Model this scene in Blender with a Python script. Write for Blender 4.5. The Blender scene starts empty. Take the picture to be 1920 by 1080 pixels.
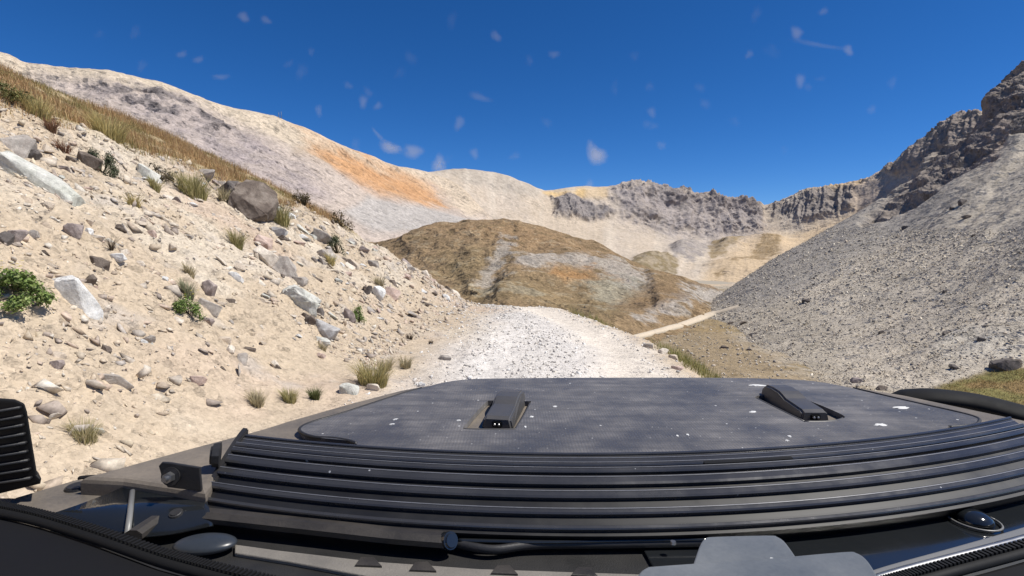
import bpy, bmesh, math, random
import numpy as np
from mathutils import Vector, Matrix, Euler

random.seed(7)
rng = np.random.default_rng(7)
sc = bpy.context.scene
COL = sc.collection
R = math.radians

# ------------------------------------------------------------------ camera
F = 1000.0                    # focal length in photograph pixels (1920 wide)
PITCH = math.atan(70.0 / F)
CZ = 1.60
cam_d = bpy.data.cameras.new('camera')
cam_d.sensor_width = 36.0
cam_d.lens = F * 36.0 / 1920.0
cam_d.clip_start = 0.02
cam_d.clip_end = 20000
cam = bpy.data.objects.new('camera', cam_d)
COL.objects.link(cam)
cam.location = (0, 0, CZ)
cam.rotation_euler = (math.pi / 2 - PITCH, 0, 0)
sc.camera = cam

# ------------------------------------------------------------------ sky and sun
SUN_EL, SUN_AZ = R(57), R(100)          # azimuth clockwise from +Y (straight ahead)
sun_dir = Vector((math.sin(SUN_AZ) * math.cos(SUN_EL), math.cos(SUN_AZ) * math.cos(SUN_EL), math.sin(SUN_EL)))
w = bpy.data.worlds.new('World')
sc.world = w
w.use_nodes = True
nt = w.node_tree
sky = nt.nodes.new('ShaderNodeTexSky')
sky.sky_type = 'NISHITA'
sky.sun_disc = False
sky.sun_elevation = SUN_EL
sky.sun_rotation = SUN_AZ
sky.altitude = 3800
sky.air_density = 1.0
sky.dust_density = 0.3
sky.ozone_density = 8.0
bg = nt.nodes['Background']
bg.inputs['Strength'].default_value = 0.12
hs = nt.nodes.new('ShaderNodeHueSaturation')
hs.inputs['Hue'].default_value = 0.505
hs.inputs['Saturation'].default_value = 1.2
hs.inputs['Value'].default_value = 0.71
nt.links.new(sky.outputs[0], hs.inputs['Color'])
nt.links.new(hs.outputs[0], bg.inputs['Color'])
sun_d = bpy.data.lights.new('sun', 'SUN')
sun_d.energy = 4.3
sun_d.angle = R(0.5)
sun_d.color = (1.0, 0.955, 0.88)
sun = bpy.data.objects.new('sun', sun_d)
COL.objects.link(sun)
sun.rotation_euler = sun_dir.to_track_quat('Z', 'Y').to_euler()
sc.view_settings.view_transform = 'Standard'
sc.view_settings.look = 'None'
sc.view_settings.gamma = 1.0
sc.view_settings.use_curve_mapping = False
sc.view_settings.exposure = 0.45
sc.cycles.max_bounces = 6
sc.cycles.diffuse_bounces = 3
sc.cycles.transparent_max_bounces = 12


# ------------------------------------------------------------------ helpers
CP, SP = math.cos(PITCH), math.sin(PITCH)


def rays(px, py):
    """directions scaled so that y = 1 for photograph pixels"""
    px = np.asarray(px, float); py = np.asarray(py, float)
    u = (px - 960) / F; v = (540 - py) / F
    y = CP + v * SP; z = -SP + v * CP
    return u / y, z / y


def U(px, py, Y=None, z=None):
    """photograph pixel at forward distance Y, or where its ray meets height z"""
    dx, dz = rays(px, py)
    if Y is None:
        Y = (z - CZ) / dz
    return np.stack([dx * Y, np.ones_like(dx) * Y, CZ + dz * Y], -1)


def V3(px, py, Y=None, z=None):
    return Vector(U(px, py, Y, z).tolist())


def project(p):
    p = np.asarray(p, float)
    x, y, z = p[..., 0], p[..., 1], p[..., 2] - CZ
    d = y * CP - z * SP
    up = y * SP + z * CP
    return 960 + F * x / d, 540 - F * up / d


def _hash(i, j, k, s):
    h = (i * 374761393 + j * 668265263 + k * 2147483647 + s * 974634777) & 0xFFFFFFFF
    h = ((h ^ (h >> 13)) * 1274126177) & 0xFFFFFFFF
    h = ((h ^ (h >> 16)) * 2246822519) & 0xFFFFFFFF
    return ((h ^ (h >> 15)) & 0xFFFFFF) / float(0xFFFFFF) * 2 - 1


def vnoise(p, s=0):
    p = np.asarray(p, float)
    i = np.floor(p).astype(np.int64); f = p - i
    f = f * f * f * (f * (f * 6 - 15) + 10)
    out = 0
    for a in (0, 1):
        wa = f[..., 0] if a else 1 - f[..., 0]
        for b in (0, 1):
            wb = f[..., 1] if b else 1 - f[..., 1]
            for c in (0, 1):
                wc = f[..., 2] if c else 1 - f[..., 2]
                out = out + wa * wb * wc * _hash(i[..., 0] + a, i[..., 1] + b, i[..., 2] + c, s)
    return out


def fbm(p, octv=5, s=0, gain=0.5, ridged=False):
    out = 0; amp = 1; tot = 0
    p = np.asarray(p, float)
    for o in range(octv):
        n = vnoise(p, s + o)
        if ridged:
            n = 1 - 2 * np.abs(n)
        out = out + amp * n; tot += amp; amp *= gain
        p = p * 2.03 + 17.3
    return out / tot


def smooth(a, b, x):
    t = np.clip((x - a) / (b - a), 0, 1)
    return t * t * (3 - 2 * t)


def poly_mask(px, py, poly, feather, wob=None):
    """soft mask of a polygon traced in photograph pixels (1 inside)"""
    poly = np.array(poly, float)
    inside = np.zeros(px.shape, bool)
    dist = np.full(px.shape, 1e9)
    n = len(poly)
    for a in range(n):
        x0, y0 = poly[a]; x1, y1 = poly[(a + 1) % n]
        cond = ((y0 > py) != (y1 > py))
        with np.errstate(divide='ignore', invalid='ignore'):
            xx = (x1 - x0) * (py - y0) / (y1 - y0 + 1e-12) + x0
        inside ^= cond & (px < xx)
        dx, dy = x1 - x0, y1 - y0
        t = np.clip(((px - x0) * dx + (py - y0) * dy) / (dx * dx + dy * dy + 1e-9), 0, 1)
        dist = np.minimum(dist, np.hypot(px - x0 - t * dx, py - y0 - t * dy))
    sd = np.where(inside, dist, -dist)
    if wob is not None:
        sd = sd + wob
    return smooth(-feather, feather, sd)


def lin(r, g, b):
    f = lambda c: (c / 255 / 12.92) if c / 255 <= 0.04045 else ((c / 255 + 0.055) / 1.055) ** 2.4
    return np.array([f(r), f(g), f(b)])


def mesh_obj(name, verts, faces, mat=None, parent=None, cols=None, smooth_sh=False):
    me = bpy.data.meshes.new(name)
    verts = np.asarray(verts, np.float32)
    if isinstance(faces, np.ndarray):
        nf, k = faces.shape
        me.vertices.add(len(verts)); me.vertices.foreach_set('co', verts.ravel())
        me.loops.add(nf * k); me.loops.foreach_set('vertex_index', faces.astype(np.int32).ravel())
        me.polygons.add(nf)
        me.polygons.foreach_set('loop_start', np.arange(0, nf * k, k, dtype=np.int32))
        me.update(calc_edges=True)
    else:
        me.from_pydata(verts.tolist(), [], faces)
        me.update()
    if cols is not None:
        a = me.attributes.new('col', 'FLOAT_COLOR', 'POINT')
        c4 = np.ones((len(verts), 4), np.float32); c4[:, :3] = cols
        a.data.foreach_set('color', c4.ravel())
    if smooth_sh:
        me.polygons.foreach_set('use_smooth', np.ones(len(me.polygons), bool))
    if mat is not None:
        me.materials.append(mat)
    o = bpy.data.objects.new(name, me)
    COL.objects.link(o)
    if parent is not None:
        o.parent = parent
        o.matrix_parent_inverse = parent.matrix_world.inverted() if False else Matrix.Translation(-parent.location)
    return o


def bm_obj(name, bm, mat=None, parent=None, smooth_sh=False):
    me = bpy.data.meshes.new(name)
    bm.normal_update()
    bm.to_mesh(me); bm.free()
    if smooth_sh:
        me.polygons.foreach_set('use_smooth', np.ones(len(me.polygons), bool))
    if mat is not None:
        me.materials.append(mat)
    o = bpy.data.objects.new(name, me)
    COL.objects.link(o)
    if parent is not None:
        o.parent = parent
        o.matrix_parent_inverse = Matrix.Translation(-parent.location)
    return o


def tag(o, label=None, cat=None, group=None, kind=None):
    if label: o['label'] = label
    if cat: o['category'] = cat
    if group: o['group'] = group
    if kind: o['kind'] = kind
    return o


def empty(name, loc):
    o = bpy.data.objects.new(name, None)
    COL.objects.link(o)
    o.location = loc
    return o


def grid_faces(nr, nc):
    a = np.arange(nr * nc).reshape(nr, nc)
    return np.stack([a[:-1, :-1], a[:-1, 1:], a[1:, 1:], a[1:, :-1]], -1).reshape(-1, 4)


def cr_resample(P, n, dense=None):
    """Catmull-Rom resample along axis 0 (rows evenly in control index)"""
    m = P.shape[0]
    t = np.linspace(0, m - 1, n) if dense is None else dense
    i = np.clip(np.floor(t).astype(int), 0, m - 2); f = (t - i)
    sh = (len(t),) + (1,) * (P.ndim - 1)
    f = f.reshape(sh)
    p0 = P[np.maximum(i - 1, 0)]; p1 = P[i]; p2 = P[i + 1]; p3 = P[np.minimum(i + 2, m - 1)]
    return 0.5 * (2 * p1 + (p2 - p0) * f + (2 * p0 - 5 * p1 + 4 * p2 - p3) * f ** 2 + (3 * p1 - p0 - 3 * p2 + p3) * f ** 3)


def normals_grid(P):
    du = np.gradient(P, axis=1); dv = np.gradient(P, axis=0)
    n = np.cross(du, dv)
    n /= np.linalg.norm(n, axis=-1, keepdims=True) + 1e-9
    s = np.sign(n[..., 2:3] + 1e-9)
    return n * s


def loft(ctrl, nr, nc):
    """control rows of (px, py, Y) -> fine pixel grid and world points"""
    C = np.array(ctrl, float)
    C[..., 2] = np.log(C[..., 2])
    G = cr_resample(C, nr)
    G = cr_resample(np.swapaxes(G, 0, 1), nc)
    G = np.swapaxes(G, 0, 1)
    px, py, Y = G[..., 0], G[..., 1], np.exp(G[..., 2])
    return px, py, U(px, py, Y)


# ------------------------------------------------------------------ materials
def new_mat(name):
    m = bpy.data.materials.new(name)
    m.use_nodes = True
    nt = m.node_tree
    b = nt.nodes['Principled BSDF']
    return m, nt, b


def N(nt, t, **kw):
    n = nt.nodes.new(t)
    for k, v in kw.items():
        setattr(n, k, v)
    return n


def math_n(nt, op, a, b=None, clamp=False):
    n = nt.nodes.new('ShaderNodeMath'); n.operation = op; n.use_clamp = clamp
    for i, x in enumerate((a, b)):
        if x is None: continue
        if isinstance(x, (int, float)): n.inputs[i].default_value = x
        else: nt.links.new(x, n.inputs[i])
    return n.outputs[0]


def ramp_n(nt, x, lo, hi, a, b):
    n = nt.nodes.new('ShaderNodeMapRange'); n.clamp = True
    nt.links.new(x, n.inputs[0])
    n.inputs[1].default_value = lo; n.inputs[2].default_value = hi
    n.inputs[3].default_value = a; n.inputs[4].default_value = b
    return n.outputs[0]


def noise_n(nt, vec, scale, detail=6, rough=0.6, dist=0.0):
    n = nt.nodes.new('ShaderNodeTexNoise')
    n.inputs['Scale'].default_value = scale
    n.inputs['Detail'].default_value = detail
    n.inputs['Roughness'].default_value = rough
    n.inputs['Distortion'].default_value = dist
    nt.links.new(vec, n.inputs['Vector'])
    return n.outputs[0]


def voro_n(nt, vec, scale, feature='F1', out=0, rand=1.0):
    n = nt.nodes.new('ShaderNodeTexVoronoi'); n.feature = feature
    n.inputs['Scale'].default_value = scale
    n.inputs['Randomness'].default_value = rand
    nt.links.new(vec, n.inputs['Vector'])
    return n.outputs[out]


def mul_col(nt, col, fac):
    n = nt.nodes.new('ShaderNodeVectorMath'); n.operation = 'SCALE'
    nt.links.new(col, n.inputs[0]); nt.links.new(fac, n.inputs['Scale'])
    return n.outputs[0]


def mix_col(nt, fac, a, b):
    n = nt.nodes.new('ShaderNodeMix'); n.data_type = 'RGBA'
    if isinstance(fac, (int, float)): n.inputs[0].default_value = fac
    else: nt.links.new(fac, n.inputs[0])
    for s, x in ((n.inputs[6], a), (n.inputs[7], b)):
        if isinstance(x, (tuple, list, np.ndarray)): s.default_value = (*[float(q) for q in x[:3]], 1)
        else: nt.links.new(x, s)
    return n.outputs[2]


def terrain_mat(name, grain, relief, cell=None, stone=0.0, contrast=0.35, stretch=None):
    """vertex colour 'col' times grain, with fine relief; grain = feature size in metres"""
    m, nt, b = new_mat(name)
    geo = N(nt, 'ShaderNodeNewGeometry'); vec = geo.outputs['Position']
    if stretch is not None:
        mp = N(nt, 'ShaderNodeMapping'); mp.inputs['Rotation'].default_value = stretch[0]; mp.inputs['Scale'].default_value = stretch[1]
        nt.links.new(vec, mp.inputs[0]); vec = mp.outputs[0]
    at = N(nt, 'ShaderNodeAttribute', attribute_name='col')
    col = at.outputs['Color']
    n1 = noise_n(nt, vec, 1 / grain, 8, 0.65)
    n2 = noise_n(nt, vec, 1 / (grain * 9), 4, 0.6)
    f1 = ramp_n(nt, n1, 0.3, 0.7, 1 - contrast, 1 + contrast)
    f2 = ramp_n(nt, n2, 0.3, 0.7, 1 - contrast * 0.45, 1 + contrast * 0.45)
    fac = math_n(nt, 'MULTIPLY', f1, f2)
    h = n1
    if cell:
        # rubble: each cell a stone with its own tilt and tone
        wn = nt.nodes.new('ShaderNodeTexNoise'); wn.inputs['Scale'].default_value = 0.8 / cell; wn.inputs['Detail'].default_value = 3
        nt.links.new(vec, wn.inputs['Vector'])
        wv = N(nt, 'ShaderNodeVectorMath', operation='MULTIPLY_ADD')
        nt.links.new(wn.outputs['Color'], wv.inputs[0]); wv.inputs[1].default_value = (cell * 1.3,) * 3; nt.links.new(vec, wv.inputs[2])
        for k, (cs, wt) in enumerate(((cell, 1.0), (cell * 2.7, 1.3))):
            v = nt.nodes.new('ShaderNodeTexVoronoi'); v.inputs['Scale'].default_value = 1 / cs
            nt.links.new(wv.outputs[0], v.inputs['Vector'])
            sep = N(nt, 'ShaderNodeSeparateColor'); nt.links.new(v.outputs['Color'], sep.inputs[0])
            pres = ramp_n(nt, sep.outputs[2], 0.35, 0.6, 0.25, 1) if k == 0 else ramp_n(nt, sep.outputs[2], 0.7, 0.72, 0, 1)
            tone = ramp_n(nt, sep.outputs[0], 0, 1, -stone, stone)
            fac = math_n(nt, 'MULTIPLY', fac, math_n(nt, 'ADD', 1.0, math_n(nt, 'MULTIPLY', tone, pres)))
            off = N(nt, 'ShaderNodeVectorMath', operation='SUBTRACT')
            nt.links.new(wv.outputs[0], off.inputs[0]); nt.links.new(v.outputs['Position'], off.inputs[1])
            cc = N(nt, 'ShaderNodeVectorMath', operation='SUBTRACT'); nt.links.new(v.outputs['Color'], cc.inputs[0]); cc.inputs[1].default_value = (0.5, 0.5, 0.3)
            dt = N(nt, 'ShaderNodeVectorMath', operation='DOT_PRODUCT'); nt.links.new(off.outputs[0], dt.inputs[0]); nt.links.new(cc.outputs[0], dt.inputs[1])
            tilt = math_n(nt, 'MULTIPLY', math_n(nt, 'MULTIPLY', dt.outputs['Value'], 1.6 * wt / cell), pres)
            h = math_n(nt, 'ADD', h, tilt)
    nt.links.new(mul_col(nt, col, fac), b.inputs['Base Color'])
    b.inputs['Roughness'].default_value = 0.95
    b.inputs['Specular IOR Level'].default_value = 0.15
    bp = N(nt, 'ShaderNodeBump'); bp.inputs['Strength'].default_value = 1.0
    bp.inputs['Distance'].default_value = relief
    nt.links.new(h, bp.inputs['Height']); nt.links.new(bp.outputs[0], b.inputs['Normal'])
    return m


def rock_mat(name, c, c2=None, grain=0.08, contrast=0.3):
    m, nt, b = new_mat(name)
    tc = N(nt, 'ShaderNodeTexCoord'); vec = tc.outputs['Object']
    n1 = noise_n(nt, vec, 1 / grain, 9, 0.7)
    n2 = noise_n(nt, vec, 0.25 / grain, 4, 0.6, 0.6)
    n3 = noise_n(nt, vec, 6 / grain, 4, 0.7)
    base = mix_col(nt, ramp_n(nt, n2, 0.42, 0.6, 0, 1), c, c2 if c2 is not None else c * 0.7)
    fac = math_n(nt, 'MULTIPLY', ramp_n(nt, n1, 0.3, 0.7, 1 - contrast, 1 + contrast), ramp_n(nt, n3, 0.3, 0.7, 0.85, 1.15))
    nt.links.new(mul_col(nt, base, fac), b.inputs['Base Color'])
    b.inputs['Roughness'].default_value = 0.92
    b.inputs['Specular IOR Level'].default_value = 0.2
    bp = N(nt, 'ShaderNodeBump'); bp.inputs['Strength'].default_value = 0.9
    bp.inputs['Distance'].default_value = grain * 0.25
    nt.links.new(n1, bp.inputs['Height']); nt.links.new(bp.outputs[0], b.inputs['Normal'])
    return m


def attr_mat(name, rough=0.9, grain=None):
    m, nt, b = new_mat(name)
    at = N(nt, 'ShaderNodeAttribute', attribute_name='col')
    col = at.outputs['Color']
    if grain:
        geo = N(nt, 'ShaderNodeNewGeometry')
        col = mul_col(nt, col, ramp_n(nt, noise_n(nt, geo.outputs['Position'], 1 / grain, 4), 0.3, 0.7, 0.75, 1.25))
    nt.links.new(col, b.inputs['Base Color'])
    b.inputs['Roughness'].default_value = rough
    b.inputs['Specular IOR Level'].default_value = 0.2
    return m


def leaf_mat(name):
    m, nt, b = new_mat(name)
    at = N(nt, 'ShaderNodeAttribute', attribute_name='col')
    nt.links.new(at.outputs['Color'], b.inputs['Base Color'])
    b.inputs['Roughness'].default_value = 0.7
    b.inputs['Specular IOR Level'].default_value = 0.25
    tr = N(nt, 'ShaderNodeBsdfTranslucent'); nt.links.new(at.outputs['Color'], tr.inputs[0])
    mx = N(nt, 'ShaderNodeMixShader'); mx.inputs[0].default_value = 0.25
    nt.links.new(b.outputs[0], mx.inputs[1]); nt.links.new(tr.outputs[0], mx.inputs[2])
    nt.links.new(mx.outputs[0], nt.nodes['Material Output'].inputs[0])
    return m


# ------------------------------------------------------------------ near ground: bank, road shelf, embankment
def foot_x(y):
    """where the cut bank meets the road, left of it"""
    y = np.asarray(y, float)
    return np.interp(y, [-20, 0, 5, 9, 13, 16.5, 19, 22, 26, 40], [-2.6, -2.4, -2.3, -2.2, -1.8, -1.45, -3.0, -6.6, -12, -32])


def edge_x(y):
    """right edge of the road shelf"""
    y = np.asarray(y, float)
    return np.interp(y, [-20, 0, 6.5, 8.5, 10.5, 13.5, 16.5, 19, 22, 26, 40], [2.6, 2.5, 2.3, 2.5, 2.45, 1.8, 1.2, 0.2, -2, -6, -26])


def edge_d(y):
    """horizontal depth of the bare cut before the grass begins"""
    return np.interp(np.asarray(y, float), [-10, 9, 11, 13, 15, 18, 24], [5.6, 5.6, 5.05, 4.5, 4.0, 3.3, 2.8])


def grass_d(y):
    """where the grass takes over from bare earth, measured back from the bank foot"""
    return np.interp(np.asarray(y, float), [-10, 9, 11, 13, 15, 16.5, 18, 20, 24], [5.6, 5.6, 5.0, 4.4, 3.6, 2.8, 1.7, 1.0, 0.8])


def near_z(x, y, fine=True):
    x = np.asarray(x, float); y = np.asarray(y, float)
    fx = foot_x(y); slope = (foot_x(y + 0.5) - foot_x(y - 0.5))
    cosn = 1 / np.sqrt(1 + slope ** 2)
    p = np.stack([x, y, np.zeros_like(x)], -1)
    d = (fx - x) * cosn + 0.25 * fbm(p * 0.35, 3, 3)
    de = edge_d(y)
    m1 = np.interp(y, [0, 10, 14, 18], [0.69, 0.67, 0.68, 0.70])
    zb = m1 * (np.sqrt(d ** 2 + 0.16) + d) / 2
    over = np.clip(d - de, 0, None)
    ov = (np.sqrt(over ** 2 + 0.05) - 0.2236)
    zb = zb - (m1 - 0.49) * ov
    far = np.clip(d - de - 5.0, 0, None)
    zb = zb - 0.65 * (np.sqrt(far ** 2 + 1.0) - 1.0)
    # road: slight crown, wheel tracks and fall beyond the crest
    ey = edge_x(y)
    beyond = np.clip(y - 15.0, 0, None)
    zr = -0.012 * beyond ** 2 - 0.06 * beyond
    ed = x - ey
    e = (np.sqrt(ed ** 2 + 0.09) + ed) / 2
    zr = zr - 0.62 * e
    z = zb + zr + np.where(d > 0, 0.02 * 0, 0)
    z = np.maximum(z, -14 + 0 * z)
    if fine:
        bank = smooth(-0.3, 1.0, d) * (1 - smooth(de - 0.2, de + 1.0, d))
        offroad = np.maximum(smooth(-0.4, 0.6, d), smooth(-0.5, 0.3, ed))
        # erosion: strata steps running down to the right, lumps and hollows
        q = np.stack([x * 0.9 + y * 0.25, y * 0.9 - x * 0.35, z * 0.8], -1)
        z = z + bank * (0.20 * fbm(q * 0.8, 4, 11) + 0.10 * fbm(q * np.array([1.0, 4.0, 3.0]), 5, 21, 0.62, True) + 0.05 * fbm(q * 5, 3, 23, 0.55, True))
        z = z + (0.035 + 0.02 * offroad) * fbm(p * 1.6, 4, 31) + 0.022 * (0.35 + offroad) * fbm(p * 6.0, 4, 41)
        road = (1 - offroad)
        z = z - road * 0.05 * (np.exp(-((x - (ey - 0.85)) / 0.35) ** 2) + 0.5 * np.exp(-((x - (ey - 2.5)) / 0.35) ** 2))
        left = smooth(0.3, -1.5, x - (ey - 1.5))
        z = z + road * left * 0.03 * fbm(p * 3.5, 4, 51, 0.5, True)
    return z


def near_cols(x, y, z):
    fx = foot_x(y); slope = (foot_x(y + 0.5) - foot_x(y - 0.5)); cosn = 1 / np.sqrt(1 + slope ** 2)
    d = (fx - x) * cosn; de = grass_d(y); ed = x - edge_x(y)
    p = np.stack([x, y, z], -1)
    n1 = fbm(p * 0.7, 4, 61); n2 = fbm(p * 2.2, 4, 62); n3 = fbm(p * 0.4, 3, 66)
    tan = np.array([0.475, 0.385, 0.28]); cream = np.array([0.53, 0.455, 0.355]); pink = np.array([0.495, 0.39, 0.295]); grey = np.array([0.43, 0.385, 0.335])
    c = np.broadcast_to(tan, x.shape + (3,)).copy()
    for mask, cc in ((smooth(0.0, 0.5, n1), cream), (smooth(0.1, 0.6, n3 + 0.3 * n2), pink), (smooth(0.25, 0.6, n2) * 0.6, grey)):
        c = c * (1 - mask[..., None]) + cc * mask[..., None]
    road = (1 - smooth(-1.9, -0.7, d + 0.5 * n1)) * (1 - smooth(-0.5, 0.1, ed + 0.25 * n2))
    rc = np.array([0.625, 0.585, 0.535]) * (1 + 0.14 * n1[..., None] + 0.08 * n2[..., None]); rc2 = np.array([0.67, 0.60, 0.51]) * (1 + 0.08 * n1[..., None])
    lm = smooth(-1.6, -0.9, ed + 0.3 * n1)[..., None]
    rcol = rc * (1 - lm) + rc2 * lm
    c = c * (1 - road[..., None]) + rcol * road[..., None]
    g = smooth(de - 0.1, de + 0.5, d + 0.35 * n2)[..., None]
    c = c * (1 - g) + np.array([0.40, 0.315, 0.19]) * g
    e = smooth(0.2, 0.8, ed + 0.3 * n2)[..., None]
    c = c * (1 - e) + np.array([0.30, 0.25, 0.17]) * e
    return c


def axis(pts, steps):
    out = []
    for (a, b), s in zip(zip(pts[:-1], pts[1:]), steps):
        out.append(np.arange(a, b, s))
    return np.concatenate(out + [[pts[-1]]])


xs = axis([-26, -14, -9.5, 3.2, 6, 16], [0.4, 0.12, 0.042, 0.1, 0.5])
ys = axis([-10, 1.5, 10, 20, 26, 44], [0.4, 0.045, 0.055, 0.12, 0.6])
gx, gy = np.meshgrid(xs, ys)
gz = near_z(gx, gy)
M_near = terrain_mat('dry_earth', 0.05, 0.012, cell=0.03, stone=0.10, contrast=0.16)
near_ground = mesh_obj('roadside_ground', np.stack([gx, gy, gz], -1).reshape(-1, 3), grid_faces(len(ys), len(xs)), M_near,
                       cols=near_cols(gx, gy, gz).reshape(-1, 3), smooth_sh=True)
tag(near_ground, 'pale dirt road shelf with its cut earth bank on the left', kind='structure')


def hit_near(px, py, tmin=2.5, tmax=34):
    dx, dz = rays(px, py)
    t = np.arange(tmin, tmax, 0.02)
    x = dx * t; z = CZ + dz * t
    s = np.where(z < near_z(x, t, False))[0]
    if len(s) == 0:
        return None
    a, bb = t[max(s[0] - 1, 0)], t[s[0]]
    T = (a + bb) / 2
    return np.array([dx * T, T, float(near_z(np.array([dx * T]), np.array([T]))[0])])


# ------------------------------------------------------------------ valley floor and far ground
def valley_z(x, y):
    p = np.stack([x, y, 0 * x], -1)
    return -11.0 + 0.5 * fbm(p * 0.05, 3, 71) + 0.25 * fbm(p * 0.3, 4, 72) - 0.0 * x


xs = np.linspace(-45, 110, 420); ys = axis([14, 60, 190], [0.33, 0.9])
gx, gy = np.meshgrid(xs, ys)
gz = valley_z(gx, gy)
p3 = np.stack([gx, gy, gz], -1)
vpx, vpy = project(p3)
n1 = fbm(p3 * 0.12, 4, 81); n2 = fbm(p3 * 0.5, 4, 82)
c = np.broadcast_to(np.array([0.37, 0.32, 0.25]), gx.shape + (3,)).copy()
def paint(c, m, cc):
    m = m[..., None]
    return c * (1 - m) + np.array(cc) * m
c = paint(c, smooth(0.0, 0.4, n1 + 0.4 * n2) * 0.8, (0.25, 0.19, 0.10))
c = paint(c, poly_mask(vpx, vpy, [(1200, 625), (1330, 590), (1420, 650), (1560, 735), (1300, 720)], 25, 25 * n2) * 0.7, (0.24, 0.17, 0.085))
c = paint(c, poly_mask(vpx, vpy, [(1740, 735), (1850, 700), (1990, 680), (2100, 800), (1700, 800)], 14, 14 * n2), (0.17, 0.115, 0.045))
c = paint(c, smooth(0.1, 0.5, n2) * poly_mask(vpx, vpy, [(1740, 735), (1850, 700), (1990, 680), (2100, 800), (1700, 800)], 14) * 0.8, (0.13, 0.12, 0.04))
M_valley = terrain_mat('valley_gravel', 0.35, 0.12, cell=0.35, stone=0.3, contrast=0.3)
vf = mesh_obj('valley_floor', p3.reshape(-1, 3), grid_faces(*gx.shape), M_valley, cols=c.reshape(-1, 3), smooth_sh=True)
tag(vf, 'gravelly valley floor below the road', kind='structure')

xs = np.linspace(-2600, 2600, 60); ys = np.linspace(-900, 3200, 60)
gx, gy = np.meshgrid(xs, ys)
mg, ntg, bgm = new_mat('plain_earth')
bgm.inputs['Base Color'].default_value = (0.32, 0.28, 0.22, 1); bgm.inputs['Roughness'].default_value = 1
mesh_obj('ground', np.stack([gx, gy, -30 + 4 * fbm(np.stack([gx, gy, 0 * gx], -1) * 0.003, 3, 5)], -1).reshape(-1, 3), grid_faces(60, 60), mg, smooth_sh=True)['kind'] = 'structure'

# ------------------------------------------------------------------ left mountain
cols = [-500, -150, 0, 60, 230, 440, 530, 620, 730, 815, 860, 900, 960]
sky_y = [-20, 75, 100, 121, 139, 200, 226, 266, 309, 329, 352, 392, 455]
sky_Y = [210, 235, 245, 252, 272, 310, 335, 370, 440, 510, 500, 470, 420]
bot_y = [470, 470, 470, 470, 470, 475, 480, 485, 490, 495, 500, 505, 520]
bot_Y = [100, 104, 107, 109, 114, 124, 132, 143, 162, 185, 200, 215, 230]
rows = []
for t, bend in ((0, 0), (0.2, -0.02), (0.45, -0.05), (0.7, -0.04), (0.88, -0.01), (1.0, 0)):
    rows.append([(cx, by + (sy - by) * t, (bY + (sY - bY) * (t + bend))) for cx, sy, sY, by, bY in zip(cols, sky_y, sky_Y, bot_y, bot_Y)])
rows.append([(cx, sy + 25, sY * 1.18) for cx, sy, sY in zip(cols, sky_y, sky_Y)])
rows.append([(cx, sy + 220, sY * 1.6) for cx, sy, sY in zip(cols, sky_y, sky_Y)])
px, py, P = loft(rows, 330, 620)
nrm = normals_grid(P)
n1 = fbm(P * 0.03, 5, 101); n2 = fbm(P * 0.12, 5, 102); n3 = fbm(P * 0.012, 3, 103)
wob = 14 * n1 + 8 * n2
band = poly_mask(px, py, [(60, 135), (170, 150), (330, 185), (480, 250), (560, 310), (620, 370), (560, 380), (440, 320), (330, 270), (200, 200)], 26, wob)
crag = poly_mask(px, py, [(160, 152), (300, 178), (345, 205), (470, 258), (430, 275), (330, 232), (200, 178)], 12, wob)
gul = fbm(np.stack([(px * 0.94 + py * 0.0) / 42 + n1 * 0.7, (py * 0.6 - px * 0.25) / 190, 0 * px], -1), 5, 111, 0.55, True)
disp = 2.2 * n3 * 2 + (0.6 + 2.6 * band + 4.0 * crag) * fbm(P * np.array([0.05, 0.05, 0.11]), 6, 112, 0.55, True) + 1.1 * gul
edge = smooth(0.0, 0.1, 1 - np.abs(np.linspace(0, 7, 330) - 5) / 7)[:, None]
P2 = P + nrm * (disp * 0.75)[..., None]
ost = fbm(np.stack([(px * 0.5 - py * 0.9) / 14, (px * 0.9 + py * 0.5) / 110, 0 * px], -1) + 0.5 * n2[..., None], 4, 117)
c = np.broadcast_to(np.array([0.46, 0.385, 0.325]), px.shape + (3,)).copy()
c = paint(c, smooth(-0.2, 0.5, n1) * 0.6, (0.50, 0.43, 0.355))
topb = poly_mask(px, py, [(-500, -60), (0, 60), (230, 110), (440, 170), (640, 260), (830, 330), (860, 350), (700, 330), (560, 280), (430, 240), (340, 195), (220, 165), (60, 145), (-500, 60)], 16, wob)
c = paint(c, topb * 0.9, (0.54, 0.45, 0.335))
c = paint(c, band * (0.55 + 0.45 * smooth(-0.3, 0.4, n2)), (0.335, 0.285, 0.27))
c = paint(c, crag * smooth(-0.2, 0.3, n2), (0.20, 0.175, 0.165))
c = paint(c, poly_mask(px, py, [(250, 300), (450, 330), (640, 400), (600, 430), (430, 400), (250, 330)], 30, wob) * 0.6, (0.48, 0.39, 0.325))
c = paint(c, poly_mask(px, py, [(560, 265), (640, 285), (720, 330), (840, 385), (780, 372), (690, 350), (620, 320), (550, 290)], 14, wob) * 0.5, (0.40, 0.30, 0.20))
c = paint(c, poly_mask(px, py, [(555, 236), (640, 268), (720, 305), (790, 336), (860, 388), (800, 396), (720, 374), (650, 332), (585, 280)], 18, wob + 12 * ost +  0) * (0.35 + 0.65 * smooth(-0.35, 0.35, ost)), (0.53, 0.30, 0.15))
c = paint(c, poly_mask(px, py, [(640, 282), (700, 310), (760, 345), (800, 380), (740, 350), (680, 320)], 8, wob) * 0.55 * smooth(-0.1, 0.4, n2), (0.46, 0.24, 0.11))
c = paint(c, poly_mask(px, py, [(700, 300), (830, 325), (960, 340), (960, 420), (870, 400), (810, 350)], 14, wob) * 0.92, (0.55, 0.45, 0.335))
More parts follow.
